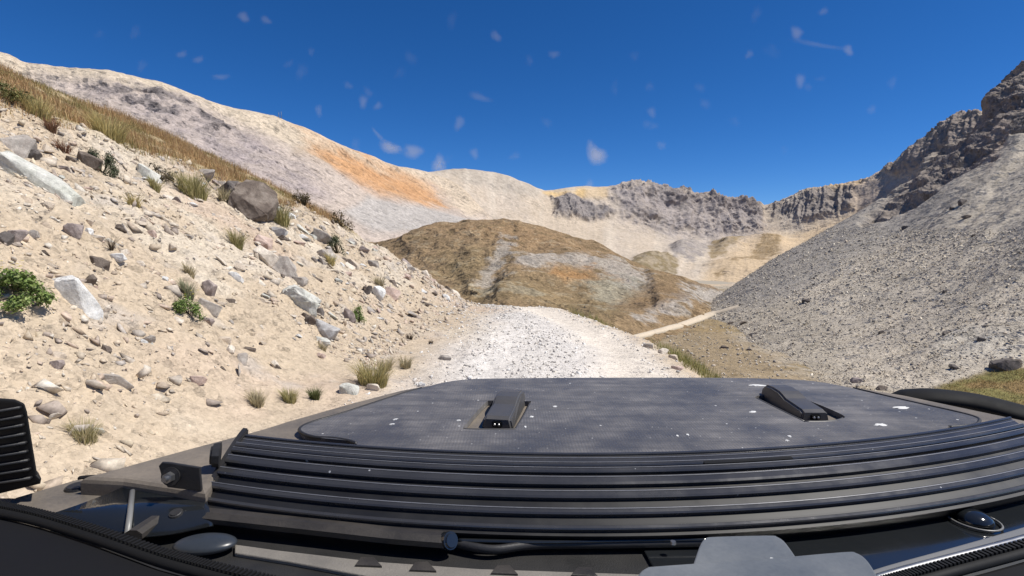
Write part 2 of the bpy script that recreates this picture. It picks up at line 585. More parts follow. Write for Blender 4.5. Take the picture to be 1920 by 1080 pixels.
c = paint(c, poly_mask(px, py, [(690, 372), (760, 388), (890, 408), (960, 440), (700, 440), (640, 400)], 9, 0.6 * wob), (0.42, 0.385, 0.35))
M_lm = terrain_mat('mountain_scree', 1.8, 0.7, cell=1.3, stone=0.16, contrast=0.26)
o = mesh_obj('left_mountain', P2.reshape(-1, 3), grid_faces(*px.shape), M_lm, cols=c.reshape(-1, 3), smooth_sh=True)
tag(o, 'long scree mountain rising on the left with an orange streak', kind='structure')
LM = (px, py, P2)

# ------------------------------------------------------------------ cirque: back wall, basin and far right ridge
cols = [680, 780, 830, 870, 930, 985, 1022, 1060, 1090, 1140, 1195, 1250, 1320, 1380, 1436, 1478, 1515, 1560, 1610, 1640, 1680, 1740, 1785, 1820, 1870, 1960]
sky_y = [350, 331, 323, 321, 328, 343, 357, 355, 353, 357, 349, 360, 371, 378, 389, 372, 357, 350, 338, 325, 300, 264, 231, 222, 205, 150]
sky_Y = [700, 760, 800, 830, 870, 900, 920, 930, 940, 960, 980, 1000, 1020, 1030, 1030, 1015, 1000, 985, 965, 950, 930, 890, 860, 830, 790, 720]
cb_y = [395, 400, 400, 400, 405, 408, 415, 420, 425, 430, 440, 448, 455, 455, 452, 446, 440, 430, 415, 400, 380, 345, 320, 300, 280, 260]
rows = []
bY = [300] * 12 + [300, 290, 280, 270, 262, 255, 250, 245, 240, 235, 230, 225, 220, 215]
for j, (t, d) in enumerate(((0, 0), (0.35, 0.22), (0.7, 0.5))):
    rows.append([(cx, 590 + (cb - 590) * t, b0 + (sY - b0) * d) for cx, cb, sY, b0 in zip(cols, cb_y, sky_Y, bY)])
rows.append([(cx, cb, sY * 0.87) for cx, cb, sY in zip(cols, cb_y, sky_Y)])
rows.append([(cx, cb + (sy - cb) * 0.5, sY * 0.94) for cx, cb, sy, sY in zip(cols, cb_y, sky_y, sky_Y)])
rows.append([(cx, sy, sY) for cx, sy, sY in zip(cols, sky_y, sky_Y)])
rows.append([(cx, sy + 14, sY * 1.12) for cx, sy, sY in zip(cols, sky_y, sky_Y)])
rows.append([(cx, sy + 130, sY * 1.5) for cx, sy, sY in zip(cols, sky_y, sky_Y)])
px, py, P = loft(rows, 330, 760)
nrm = normals_grid(P)
n1 = fbm(P * 0.012, 5, 201); n2 = fbm(P * 0.05, 5, 202); n3 = fbm(P * 0.005, 3, 203)
n4 = fbm(P * 0.18, 4, 204)
wob = 10 * n1 + 8 * n2 + 5 * n4
cl1 = poly_mask(px, py, [(1035, 372), (1070, 368), (1110, 385), (1150, 400), (1130, 412), (1085, 418), (1040, 405)], 7, wob)
cl2 = poly_mask(px, py, [(1145, 362), (1200, 350), (1260, 362), (1330, 374), (1425, 392), (1430, 440), (1340, 450), (1260, 430), (1180, 408)], 10, wob)
cl3 = poly_mask(px, py, [(1442, 390), (1480, 370), (1515, 356), (1560, 353), (1600, 345), (1600, 385), (1560, 402), (1500, 412), (1450, 405)], 8, 0.7 * wob)
cl4 = poly_mask(px, py, [(1660, 318), (1700, 290), (1740, 260), (1785, 227), (1840, 215), (1840, 262), (1780, 285), (1730, 318), (1690, 330)], 6, 0.7 * wob)
top = poly_mask(px, py, [(1240, 356), (1330, 370), (1430, 388), (1430, 405), (1330, 392), (1250, 385)], 6, 0.6 * wob)
rock = np.clip(cl1 + cl2 + cl3 + cl4, 0, 1)
rid = fbm(P * np.array([0.022, 0.022, 0.012]), 6, 212, 0.58, True)
gul = fbm(np.stack([px / 16 + n1, py / 130, 0 * px], -1), 5, 211, 0.55, True)
disp = 10 * n3 + rock * (15 * rid + 8 * gul) + top * 14 * rid + (1 - rock) * (1.0 * gul + 3.5 * n1)
# small rounded hummocks on the basin floor
hum = np.zeros_like(px)
for hx, hy, sx, sy, a in ((1225, 492, 42, 12, 9), (1290, 470, 30, 14, 9), (1370, 466, 35, 14, 10), (1440, 460, 40, 16, 10), (1380, 500, 60, 9, 6)):
    hum += a * np.exp(-np.abs((px - hx) / sx) ** 2.5 - np.abs((py - hy) / sy) ** 2.5) * (1 + 0.4 * n2)
crest = np.exp(-((np.linspace(0, 7, px.shape[0])[:, None] - 4.95) / 0.35) ** 2) * smooth(1140, 1180, px)
rid3 = fbm(P * np.array([0.07, 0.07, 0.03]), 4, 218, 0.6, True)
P2 = P + nrm * (disp * 0.8)[..., None]
P2[..., 2] += hum * 1.5 + crest * 9 * (rid3 - 0.1)
c = np.broadcast_to(np.array([0.47, 0.39, 0.30]), px.shape + (3,)).copy()
c = paint(c, smooth(-0.1, 0.5, n1) * 0.5, (0.46, 0.395, 0.33))
c = paint(c, poly_mask(px, py, [(820, 320), (930, 322), (1020, 355), (1000, 375), (900, 350)], 8, wob) * 0.75, (0.40, 0.35, 0.29))
c = paint(c, poly_mask(px, py, [(1020, 360), (1140, 352), (1135, 372), (1040, 372)], 6, 0.5 * wob) * 0.9, (0.60, 0.42, 0.20))
c = paint(c, poly_mask(px, py, [(1480, 362), (1620, 335), (1600, 352), (1540, 356)], 5, 0.5 * wob) * 0.9, (0.55, 0.40, 0.22))
fan = smooth(0.05, 0.6, fbm(np.stack([px / 22 + 0.6 * n1, py / 160, 0 * px], -1), 4, 215))
c = paint(c, fan * 0.55, (0.57, 0.50, 0.41))
c = paint(c, smooth(0.1, 0.6, fbm(np.stack([px / 30, py / 120, 0 * px + 5], -1), 4, 216)) * 0.5, (0.43, 0.37, 0.31))
c = paint(c, cl1 * 0.95, (0.24, 0.215, 0.205)); c = paint(c, cl2 * 0.9 * (0.55 + 0.45 * smooth(-0.25, 0.25, n2)), (0.25, 0.22, 0.215))
c = paint(c, poly_mask(px, py, [(1150, 360), (1200, 352), (1430, 390), (1440, 458), (1330, 468), (1230, 442), (1165, 412)], 14, wob) * 0.75 * (0.6 + 0.4 * smooth(-0.4, 0.2, n4)), (0.31, 0.275, 0.26))
c = paint(c, cl3 * 0.9, (0.25, 0.22, 0.20)); c = paint(c, poly_mask(px, py, [(1600, 345), (1700, 295), (1830, 240), (1830, 330), (1700, 380), (1600, 410)], 12, wob) * 0.7, (0.42, 0.335, 0.265)); c = paint(c, cl4 * 0.85, (0.24, 0.20, 0.175)); c = paint(c, top * 0.6, (0.19, 0.165, 0.16))
c = paint(c, poly_mask(px, py, [(1420, 450), (1560, 415), (1700, 370), (1640, 420), (1450, 520), (1300, 545), (1330, 500)], 16, wob) * 0.75, (0.50, 0.375, 0.235))
c = paint(c, poly_mask(px, py, [(1190, 482), (1230, 480), (1270, 492), (1265, 515), (1210, 505), (1185, 495)], 3, 0.9 * wob) * (0.65 + 0.35 * smooth(-0.2, 0.2, n4)), (0.21, 0.165, 0.095))
c = paint(c, poly_mask(px, py, [(1260, 470), (1300, 460), (1330, 470), (1300, 490), (1265, 485)], 3, 0.9 * wob) * (0.65 + 0.35 * smooth(-0.2, 0.2, n4)), (0.28, 0.25, 0.23))
c = paint(c, poly_mask(px, py, [(1330, 470), (1370, 455), (1395, 457), (1360, 478), (1335, 485)], 3, 0.9 * wob) * (0.65 + 0.35 * smooth(-0.2, 0.2, n4)), (0.27, 0.205, 0.12))
c = paint(c, poly_mask(px, py, [(1345, 512), (1420, 480), (1430, 450), (1465, 440), (1465, 470), (1420, 490), (1360, 505)], 3, 0.9 * wob) * (0.65 + 0.35 * smooth(-0.2, 0.2, n4)), (0.27, 0.195, 0.11))
M_cq = terrain_mat('cirque_rock', 5.0, 1.1, cell=4.5, stone=0.10, contrast=0.2)
o = mesh_obj('cirque_ridge', P2.reshape(-1, 3), grid_faces(*px.shape), M_cq, cols=c.reshape(-1, 3), smooth_sh=True)
tag(o, 'pale mountain cirque with grey cliffs closing the valley', kind='structure')

# ------------------------------------------------------------------ brown hill
cols = [560, 660, 745, 800, 860, 920, 1000, 1100, 1200, 1260, 1330, 1390, 1440]
sky_y = [500, 470, 449, 434, 423, 418, 430, 456, 500, 521, 545, 576, 600]
sky_Y = [140, 146, 150, 154, 158, 160, 162, 162, 158, 152, 144, 132, 120]
rows = []
for t, dd in ((0, 0), (0.25, 0.2), (0.5, 0.42), (0.75, 0.68), (0.9, 0.86), (1, 1)):
    rows.append([(cx, 680 + (sy - 680) * t, 61 + (sY - 61) * dd) for cx, sy, sY in zip(cols, sky_y, sky_Y)])
rows.append([(cx, sy + 8, sY * 1.1) for cx, sy, sY in zip(cols, sky_y, sky_Y)])
rows.append([(cx, sy + 110, sY * 1.5) for cx, sy, sY in zip(cols, sky_y, sky_Y)])
px, py, P = loft(rows, 320, 620)
nrm = normals_grid(P)
n1 = fbm(P * 0.08, 5, 301); n2 = fbm(P * 0.35, 5, 302); n3 = fbm(P * 0.03, 3, 303)
n4 = fbm(P * 1.1, 3, 304)
wob = 22 * n1 + 26 * n2 + 10 * n4
disp = 1.3 * n3 + 0.5 * n1 + 0.18 * n2
# the front shoulder: a lower hump that stands proud of the upper slope, and shallow runnels
sh = poly_mask(px, py, [(960, 500), (1080, 487), (1150, 495), (1210, 525), (1300, 570), (1330, 600), (1000, 690), (900, 600)], 26, 8 * n1)
run = fbm(np.stack([px / 60 + 1.2 * n1, (py + 0.35 * px) / 120, 0 * px], -1), 4, 315, 0.5, True)
fade = (smooth(0.0, 1.1, np.linspace(0, 7, px.shape[0]))[:, None] * smooth(1440, 1360, px))
P2 = P + nrm * (fade * (disp + 0.7 * run + 1.2 * fbm(P * 0.05, 4, 316, 0.5, True)))[..., None]
P2[..., 2] += fade * sh * 2.0
sh2 = poly_mask(px, py, [(1210, 528), (1330, 547), (1385, 575), (1320, 610), (1230, 600)], 10, 4 * n1)
P2[..., 2] += fade * sh2 * 1.2
c = np.broadcast_to(np.array([0.25, 0.175, 0.10]), px.shape + (3,)).copy()
c = paint(c, smooth(-0.1, 0.5, n1 + 0.5 * n2) * 0.6, (0.215, 0.16, 0.085))
c = paint(c, poly_mask(px, py, [(780, 430), (920, 418), (1050, 440), (1150, 480), (1020, 480), (900, 450)], 14, wob) * 0.6, (0.30, 0.195, 0.105))
c = paint(c, poly_mask(px, py, [(820, 470), (900, 470), (930, 520), (1000, 540), (1150, 560), (1150, 620), (900, 600), (850, 560)], 18, wob) * 0.5, (0.24, 0.18, 0.095))
grey = (0.40, 0.37, 0.335)
c = paint(c, smooth(0.15, 0.5, n2 + 0.5 * n4) * 0.45, (0.37, 0.30, 0.20))
c = paint(c, smooth(0.2, 0.55, -n2 - 0.4 * n4) * 0.5, (0.14, 0.105, 0.055))
c = paint(c, poly_mask(px, py, [(935, 455), (965, 458), (945, 490), (930, 520), (960, 535), (905, 545), (890, 540), (915, 505), (940, 480)], 9, wob) * 0.55, grey)
c = paint(c, poly_mask(px, py, [(975, 495), (1080, 487), (1150, 500), (1205, 530), (1215, 565), (1180, 570), (1140, 540), (1060, 515), (990, 525), (960, 515)], 12, wob) * 0.65, grey)
c = paint(c, poly_mask(px, py, [(1100, 540), (1160, 545), (1200, 570), (1180, 600), (1120, 590), (1080, 560)], 14, 1.4 * wob) * 0.6, (0.29, 0.28, 0.22))
c = paint(c, poly_mask(px, py, [(1275, 550), (1330, 555), (1375, 575), (1330, 590), (1270, 585)], 9, wob) * 0.8, grey)
c = paint(c, poly_mask(px, py, [(1215, 600), (1300, 585), (1290, 600), (1220, 630), (1190, 625)], 9, wob) * 0.7, grey)
c = paint(c, poly_mask(px, py, [(880, 545), (960, 560), (1010, 575), (990, 585), (900, 565)], 6, wob) * 0.7, (0.32, 0.275, 0.19))
c = paint(c, poly_mask(px, py, [(1040, 523), (1110, 525), (1120, 542), (1060, 547), (1030, 538)], 7, 0.6 * wob) * 0.8, (0.34, 0.19, 0.08))
c = paint(c, poly_mask(px, py, [(1220, 530), (1330, 545), (1340, 556), (1250, 545)], 6, 0.6 * wob) * 0.8, (0.25, 0.165, 0.085))
c = paint(c, poly_mask(px, py, [(1180, 575), (1260, 560), (1290, 585), (1210, 610), (1150, 600)], 10, wob) * 0.75, (0.20, 0.135, 0.075))
M_bh = terrain_mat('hill_turf', 0.6, 0.3, cell=0.5, stone=0.28, contrast=0.4)
o = mesh_obj('brown_hill', P2.reshape(-1, 3), grid_faces(*px.shape), M_bh, cols=c.reshape(-1, 3), smooth_sh=True)
tag(o, 'rounded brown hill with grey scree patches beyond the road', kind='structure')
BH = (px, py, P2)
hill_o = o

# ------------------------------------------------------------------ right talus mountain
r1 = [(1330, 575, 120), (1480, 478, 125), (1640, 385, 130), (1745, 290, 136), (1814, 228, 142), (1846, 165, 148), (1888, 129, 152), (1960, 100, 156)]
r0 = [(a + 12, b + 10, y + 22) for a, b, y in r1]
rm = [(a + 60, b + 60, y + 80) for a, b, y in r1]
r2 = [(1330, 602, 98), (1520, 520, 99), (1690, 438, 102), (1790, 352, 107), (1848, 280, 115), (1880, 205, 124), (1925, 116, 138), (2000, 80, 146)]
r3 = [(1400, 642, 76), (1600, 570, 77), (1760, 482, 81), (1880, 385, 88), (1955, 290, 98), (1995, 200, 109), (2030, 105, 128), (2100, 60, 136)]
r4 = [(1480, 690, 58), (1680, 650, 58), (1860, 560, 60), (1990, 450, 66), (2080, 340, 75), (2150, 220, 88), (2250, 80, 110), (2350, 40, 118)]
r5 = [(1560, 745, 45.5), (1740, 738, 45.5), (1930, 690, 47), (2100, 600, 50), (2250, 480, 56), (2400, 340, 66), (2600, 150, 85), (2700, 90, 92)]
r6 = [(1700, 850, 33), (1950, 860, 32), (2250, 830, 32), (2500, 760, 34), (2750, 650, 37), (3000, 500, 43), (3300, 250, 55), (3400, 180, 60)]
ctrl = [rm, r0, r1, r2, r3, r4, r5, r6]
px, py, P = loft(ctrl, 520, 460)
nrm = normals_grid(P)
n1 = fbm(P * 0.06, 5, 401); n2 = fbm(P * 0.3, 5, 402); n3 = fbm(P * 0.025, 3, 403)
wob = 12 * n1 + 8 * n2
cliff = poly_mask(px, py, [(1700, 330), (1760, 270), (1812, 222), (1840, 150), (1890, 100), (2080, 40), (2080, 200), (1960, 250), (1890, 250), (1862, 300), (1800, 320), (1740, 360), (1690, 400), (1620, 420), (1660, 370)], 10, wob)
c1 = poly_mask(px, py, [(1800, 240), (1840, 170), (1890, 125), (1900, 190), (1870, 260), (1850, 300), (1770, 320)], 10, wob)
rid = fbm(P * np.array([0.13, 0.13, 0.06]), 6, 412, 0.58, True)
rid2 = fbm(P * 0.05, 4, 415, 0.5, True)
chute = fbm(np.stack([np.linspace(0, 22, px.shape[0])[:, None] + 0.8 * n1, np.linspace(0, 2.2, px.shape[1])[None, :] + 0 * px, 0 * px], -1), 4, 417)
disp = 1.2 * n3 + (1 - cliff) * (0.35 * n1 + 0.15 * n2 + 0.8 * chute) + cliff * (2.4 * (rid - 0.75) + 3.0 * (rid2 - 0.75))
P2 = P + nrm * disp[..., None]
c = np.broadcast_to(np.array([0.445, 0.39, 0.315]), px.shape + (3,)).copy()
c = paint(c, smooth(-0.1, 0.5, n1) * 0.5, (0.50, 0.44, 0.355))
c = paint(c, smooth(0.1, 0.5, n3 + 0.5 * n1) * poly_mask(px, py, [(1700, 480), (1960, 420), (2300, 500), (2300, 800), (1800, 720), (1640, 600)], 60), (0.41, 0.39, 0.345))
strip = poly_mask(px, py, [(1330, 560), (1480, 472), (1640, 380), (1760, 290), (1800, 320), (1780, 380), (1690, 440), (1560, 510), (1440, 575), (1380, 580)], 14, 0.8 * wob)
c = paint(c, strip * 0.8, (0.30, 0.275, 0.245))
c = paint(c, smooth(0.0, 0.5, chute) * 0.45, (0.36, 0.32, 0.265))
c = paint(c, smooth(0.0, 0.5, -chute) * 0.5, (0.53, 0.46, 0.36))
c = paint(c, cliff * 0.85, (0.25, 0.21, 0.18)); c = paint(c, c1 * 0.4, (0.20, 0.17, 0.155))
c = paint(c, poly_mask(px, py, [(1845, 235), (1880, 220), (1885, 270), (1860, 320), (1850, 290)], 8, wob) * 0.7, (0.36, 0.285, 0.23))
c = paint(c, poly_mask(px, py, [(1330, 600), (1480, 560), (1560, 600), (1600, 700), (1560, 760), (1400, 660)], 30, wob) * 0.5, (0.32, 0.28, 0.22))
TURF = [(1730, 742), (1790, 722), (1850, 702), (1920, 690), (2100, 690), (2100, 900), (1700, 900)]
turfm = poly_mask(px, py, TURF, 8, 10 * n2 + 6 * n1)
c = paint(c, turfm, (0.24, 0.165, 0.075))
c = paint(c, turfm * smooth(0.0, 0.4, n2), (0.19, 0.17, 0.065))
M_rt = terrain_mat('grey_talus', 0.5, 0.16, cell=0.4, stone=0.25, contrast=0.22)
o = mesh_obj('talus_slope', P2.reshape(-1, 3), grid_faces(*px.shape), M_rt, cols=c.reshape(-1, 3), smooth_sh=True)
tag(o, 'grey talus mountainside with dark cliffs on the right', kind='structure')
RT = (px, py, P2)
talus_o = o

# ------------------------------------------------------------------ the vehicle's bonnet, seen through its windscreen
def simple_mat(name, c, rough=0.5, metal=0.0, dust=0.0, dust_c=(0.30, 0.25, 0.19), bump=0.0, spec=0.5, scale=30, specks=0.0, coat=0.0):
    m, nt, b = new_mat(name)
    geo = N(nt, 'ShaderNodeNewGeometry'); vec = geo.outputs['Position']
    n1 = noise_n(nt, vec, scale * 0.25, 6, 0.65)
    n2 = noise_n(nt, vec, scale * 6, 4, 0.7)
    col = mix_col(nt, math_n(nt, 'MULTIPLY', ramp_n(nt, math_n(nt, 'ADD', math_n(nt, 'MULTIPLY', n1, 0.7), math_n(nt, 'MULTIPLY', n2, 0.3)), 0.35, 0.7, 0.15, 1), dust), c, dust_c)
    if specks:
        v = nt.nodes.new('ShaderNodeTexVoronoi'); v.inputs['Scale'].default_value = 55
        nt.links.new(vec, v.inputs['Vector'])
        sep = N(nt, 'ShaderNodeSeparateColor'); nt.links.new(v.outputs['Color'], sep.inputs[0])
        rad = ramp_n(nt, sep.outputs[0], 1 - specks, 1.0, 0.0, 0.16)
        hitm = math_n(nt, 'LESS_THAN', v.outputs['Distance'], rad)
        col = mix_col(nt, math_n(nt, 'MULTIPLY', hitm, 0.75), col, (0.62, 0.62, 0.6))
    nt.links.new(col, b.inputs['Base Color'])
    b.inputs['Metallic'].default_value = metal
    b.inputs['Specular IOR Level'].default_value = spec
    b.inputs['Coat Weight'].default_value = coat
    nt.links.new(ramp_n(nt, n1, 0.3, 0.7, max(rough - 0.08, 0.03), min(rough + 0.12, 1)), b.inputs['Roughness'])
    if bump:
        bp = N(nt, 'ShaderNodeBump'); bp.inputs['Strength'].default_value = 0.6; bp.inputs['Distance'].default_value = bump
        nt.links.new(n2, bp.inputs['Height']); nt.links.new(bp.outputs[0], b.inputs['Normal'])
    return m


def mat_ribbed():
    m, nt, b = new_mat('ribbed_black_vinyl')
    geo = N(nt, 'ShaderNodeNewGeometry'); vec = geo.outputs['Position']
    n1 = noise_n(nt, vec, 5, 6, 0.7)
    n2 = noise_n(nt, vec, 160, 3, 0.7)
    mp = N(nt, 'ShaderNodeMapping'); mp.inputs['Scale'].default_value = (1.0, 9.0, 1.0); nt.links.new(vec, mp.inputs[0])
    n3 = noise_n(nt, mp.outputs[0], 4, 4, 0.6, 0.3)
    wv = nt.nodes.new('ShaderNodeTexWave'); wv.wave_type = 'BANDS'; wv.bands_direction = 'X'
    wv.inputs['Scale'].default_value = 46; wv.inputs['Distortion'].default_value = 1.2; wv.inputs['Detail'].default_value = 2
    wv.inputs['Detail Scale'].default_value = 3
    nt.links.new(vec, wv.inputs['Vector'])
    rib = wv.outputs['Fac']
    dirt = math_n(nt, 'MULTIPLY', ramp_n(nt, n1, 0.38, 0.68, 0.1, 0.85), ramp_n(nt, n3, 0.35, 0.65, 0.4, 1.0))
    col = mix_col(nt, math_n(nt, 'MULTIPLY', dirt, ramp_n(nt, rib, 0, 1, 0.75, 1.0)), (0.032, 0.032, 0.035), (0.22, 0.205, 0.195))
    v = nt.nodes.new('ShaderNodeTexVoronoi'); v.inputs['Scale'].default_value = 34
    nt.links.new(vec, v.inputs['Vector'])
    sep = N(nt, 'ShaderNodeSeparateColor'); nt.links.new(v.outputs['Color'], sep.inputs[0])
    rad = ramp_n(nt, sep.outputs[0], 0.6, 1.0, 0.0, 0.12)
    col = mix_col(nt, math_n(nt, 'MULTIPLY', math_n(nt, 'LESS_THAN', v.outputs['Distance'], rad), 0.8), col, (0.6, 0.6, 0.58))
    v2 = nt.nodes.new('ShaderNodeTexVoronoi'); v2.inputs['Scale'].default_value = 85
    nt.links.new(vec, v2.inputs['Vector'])
    sp2 = N(nt, 'ShaderNodeSeparateColor'); nt.links.new(v2.outputs['Color'], sp2.inputs[0])
    col = mix_col(nt, math_n(nt, 'MULTIPLY', math_n(nt, 'LESS_THAN', v2.outputs['Distance'], ramp_n(nt, sp2.outputs[1], 0.72, 1.0, 0.0, 0.17)), 0.55), col, (0.5, 0.49, 0.47))
    nt.links.new(col, b.inputs['Base Color'])
    # long fine scratches
    mp2 = N(nt, 'ShaderNodeMapping'); mp2.inputs['Rotation'].default_value = (0, 0, R(55)); mp2.inputs['Scale'].default_value = (1.5, 60, 1); nt.links.new(vec, mp2.inputs[0])
    scr = ramp_n(nt, noise_n(nt, mp2.outputs[0], 3, 3, 0.6), 0.66, 0.72, 0, 0.35)
    col = mix_col(nt, math_n(nt, 'MULTIPLY', scr, ramp_n(nt, n1, 0.45, 0.55, 0, 1)), col, (0.30, 0.29, 0.28))
    nt.links.new(col, b.inputs['Base Color'])
    nt.links.new(ramp_n(nt, n1, 0.35, 0.65, 0.46, 0.72), b.inputs['Roughness'])
    b.inputs['Specular IOR Level'].default_value = 0.5
    b.inputs['Sheen Weight'].default_value = 0.22
    b.inputs['Sheen Roughness'].default_value = 0.45
    b.inputs['Sheen Tint'].default_value = (0.9, 0.88, 0.86, 1)
    bp = N(nt, 'ShaderNodeBump'); bp.inputs['Strength'].default_value = 0.8; bp.inputs['Distance'].default_value = 0.002
    hh = math_n(nt, 'ADD', math_n(nt, 'MULTIPLY', rib, math_n(nt, 'MULTIPLY', ramp_n(nt, n3, 0.4, 0.65, 0.05, 0.6), 0.45)), math_n(nt, 'MULTIPLY', n2, 0.5))
    nt.links.new(hh, bp.inputs['Height']); nt.links.new(bp.outputs[0], b.inputs['Normal'])
    return m


M_vinyl = mat_ribbed()
M_body = simple_mat('dusty_body_paint', (0.075, 0.068, 0.06), 0.55, dust=0.75, dust_c=(0.27, 0.225, 0.175), bump=0.0008, spec=0.4)
M_black = simple_mat('black_plastic', (0.012, 0.012, 0.013), 0.5, dust=0.12, dust_c=(0.12, 0.11, 0.10), bump=0.001)
M_fin = simple_mat('black_anodised_aluminium', (0.05, 0.05, 0.053), 0.24, metal=0.45, dust=0.35, dust_c=(0.11, 0.105, 0.10), spec=0.7, specks=0.10)
M_edge = simple_mat('pale_aluminium_edge', (0.32, 0.32, 0.33), 0.3, metal=0.5, dust=0.75, dust_c=(0.03, 0.03, 0.032), scale=24)  # thin paler strips along the wide fins, broken by near-black patches
M_groove = simple_mat('shaded_black_aluminium', (0.007, 0.007, 0.008), 0.45, dust=0.1, dust_c=(0.05, 0.048, 0.045))  # housing darker than its fins: groove shade put into the colour
M_gloss = simple_mat('gloss_black', (0.010, 0.012, 0.014), 0.10, dust=0.06, dust_c=(0.10, 0.09, 0.08), spec=0.6, coat=0.3)
M_cowl = simple_mat('dirty_black_cowl', (0.010, 0.010, 0.010), 0.6, dust=0.3, dust_c=(0.035, 0.031, 0.027), bump=0.002, scale=60)
M_rubber = simple_mat('black_rubber', (0.006, 0.006, 0.006), 0.7, spec=0.25)
M_dash = simple_mat('shaded_black_dashboard', (0.006, 0.006, 0.007), 0.75, spec=0.2)  # cabin shade put into the colour, as no roof is built
M_dust = simple_mat('dusty_grey_trim', (0.13, 0.12, 0.105), 0.7, dust=0.7, dust_c=(0.26, 0.235, 0.20), bump=0.002, scale=60)
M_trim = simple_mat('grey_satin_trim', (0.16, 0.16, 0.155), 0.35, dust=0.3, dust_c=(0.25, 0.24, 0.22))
M_plate = simple_mat('frosted_grey_plastic', (0.075, 0.085, 0.095), 0.45, dust=0.7, dust_c=(0.19, 0.20, 0.205), specks=0.08, scale=36)
M_steel = simple_mat('worn_steel', (0.32, 0.32, 0.32), 0.35, metal=0.9)
M_bumper = simple_mat('charcoal_plastic', (0.055, 0.053, 0.052), 0.38, dust=0.3, dust_c=(0.13, 0.12, 0.11))
M_white = simple_mat('white_splash', (0.62, 0.62, 0.60), 0.8)
M_cap = simple_mat('dark_blue_plastic_cap', (0.022, 0.028, 0.036), 0.3, dust=0.3, dust_c=(0.07, 0.07, 0.07))

M_arm = simple_mat('dusty_black_arm', (0.014, 0.013, 0.012), 0.5, dust=0.55, dust_c=(0.085, 0.072, 0.058), bump=0.001, scale=50)
veh = empty('off_road_vehicle', (0.23, 0.9, 0.0))
tag(veh, 'dusty off-road vehicle whose black bonnet and light bar fill the foreground', 'vehicle')


def slab(name, pts, thick, mat, parent, bevel=0.0, seg=2, holes=(), down=Vector((0, 0, -1)), smooth_sh=False):
    """a plate with the given top outline (and holes), thickness along 'down', softened top edge"""
    from mathutils.geometry import tessellate_polygon
    loops = [[Vector(p) for p in pts]] + [[Vector(p) for p in h] for h in holes]
    bm = bmesh.new()
    flat = [p for l in loops for p in l]
    vt = [bm.verts.new(p) for p in flat]
    if holes:
        for t in tessellate_polygon(loops):
            try: bm.faces.new([vt[i] for i in t])
            except ValueError: pass
    else:
        bm.faces.new(vt)
    bm.normal_update()
    for f in bm.faces:
        if f.normal.dot(down) > 0: f.normal_flip()
    r = bmesh.ops.extrude_face_region(bm, geom=list(bm.faces))
    # the extruded copy becomes the underside
    low = [g for g in r['geom'] if isinstance(g, bmesh.types.BMVert)]
    for v in low: v.co += down * thick
    bm.normal_update()
    bmesh.ops.recalc_face_normals(bm, faces=bm.faces)
    if bevel:
        low_s = set(low)
        ed = [e for e in bm.edges if not (e.verts[0] in low_s or e.verts[1] in low_s) and len(e.link_faces) == 2
              and e.link_faces[0].normal.angle(e.link_faces[1].normal) > 0.6]
        bmesh.ops.bevel(bm, geom=ed, offset=bevel, segments=seg, affect='EDGES', profile=0.5)
    return bm_obj(name, bm, mat, parent, smooth_sh)


def pz(pts, z):
    return [V3(a, b, z=z) for a, b in pts]


def spl(pts, n):
    P = np.array(pts, float)
    return [tuple(p) for p in cr_resample(P, n)]


def tube(name, path, rx, rz, mat, parent, seg=10, up=Vector((0, 0, 1)), taper=None, cap=True, phase=0.0, flat=False):
    bm = bmesh.new(); rings = []
    path = [Vector(p) for p in path]
    for i, p in enumerate(path):
        t = (path[min(i + 1, len(path) - 1)] - path[max(i - 1, 0)]).normalized()
        s = t.cross(up).normalized(); u2 = s.cross(t)
        k = 1 if taper is None else taper[i]
        rings.append([bm.verts.new(p + s * (math.cos(a) * rx * k) + u2 * (math.sin(a) * rz * k)) for a in [2 * math.pi * j / seg + phase for j in range(seg)]])
    for a, b in zip(rings[:-1], rings[1:]):
        for j in range(seg):
            bm.faces.new([a[j], a[(j + 1) % seg], b[(j + 1) % seg], b[j]])
    if cap:
        bm.faces.new(rings[0][::-1]); bm.faces.new(rings[-1])
    bmesh.ops.recalc_face_normals(bm, faces=bm.faces)
    return bm_obj(name, bm, mat, parent, not flat)


def disc(name, c, axis_, r1, r2, h, mat, parent, seg=20, rounded=0.0):
    bm = bmesh.new()
    q = Vector((0, 0, 1)).rotation_difference(Vector(axis_).normalized()).to_matrix().to_4x4()
    bmesh.ops.create_cone(bm, cap_ends=True, segments=seg, radius1=r1, radius2=r2, depth=h, matrix=Matrix.Translation(c) @ q)
    if rounded:
        ax = Vector(axis_).normalized()
        ed = [e for e in bm.edges if all((v.co - Vector(c)).dot(ax) > h * 0.3 for v in e.verts)]
        bmesh.ops.bevel(bm, geom=ed, offset=rounded, segments=3, affect='EDGES')
    return bm_obj(name, bm, mat, parent)


ZH = 1.20
# bonnet skin, a little wider than the vinyl sheet laid on it
body_px = [(150, 894), (200, 882), (330, 846), (492, 803), (540, 788), (650, 757), (750, 731), (800, 722), (860, 716), (1000, 713), (1400, 713),
           (1520, 717), (1610, 726), (1700, 741), (1800, 762), (1920, 787), (2080, 818), (2080, 826), (1920, 802), (1500, 843), (1100, 858), (600, 843), (488, 822), (430, 862), (385, 921), (230, 898)]
hood = slab('bonnet', pz(body_px, ZH - 0.014), 0.22, M_body, veh, 0.012, 3)
left_o = spl([(572, 815), (563, 803), (585, 792), (640, 776), (740, 743), (790, 728)], 14)
front = spl([(800, 725), (850, 714), (930, 709.5), (1200, 708), (1400, 709), (1520, 714), (1600, 728)], 26)
right_o = spl([(1610, 731), (1700, 752), (1790, 772), (1828, 782), (1836, 790), (1826, 797), (1780, 800), (1768, 806)], 16)
rear = [(1768, 816), (1500, 843), (1100, 858), (690, 848), (668, 832), (655, 826), (610, 822)]
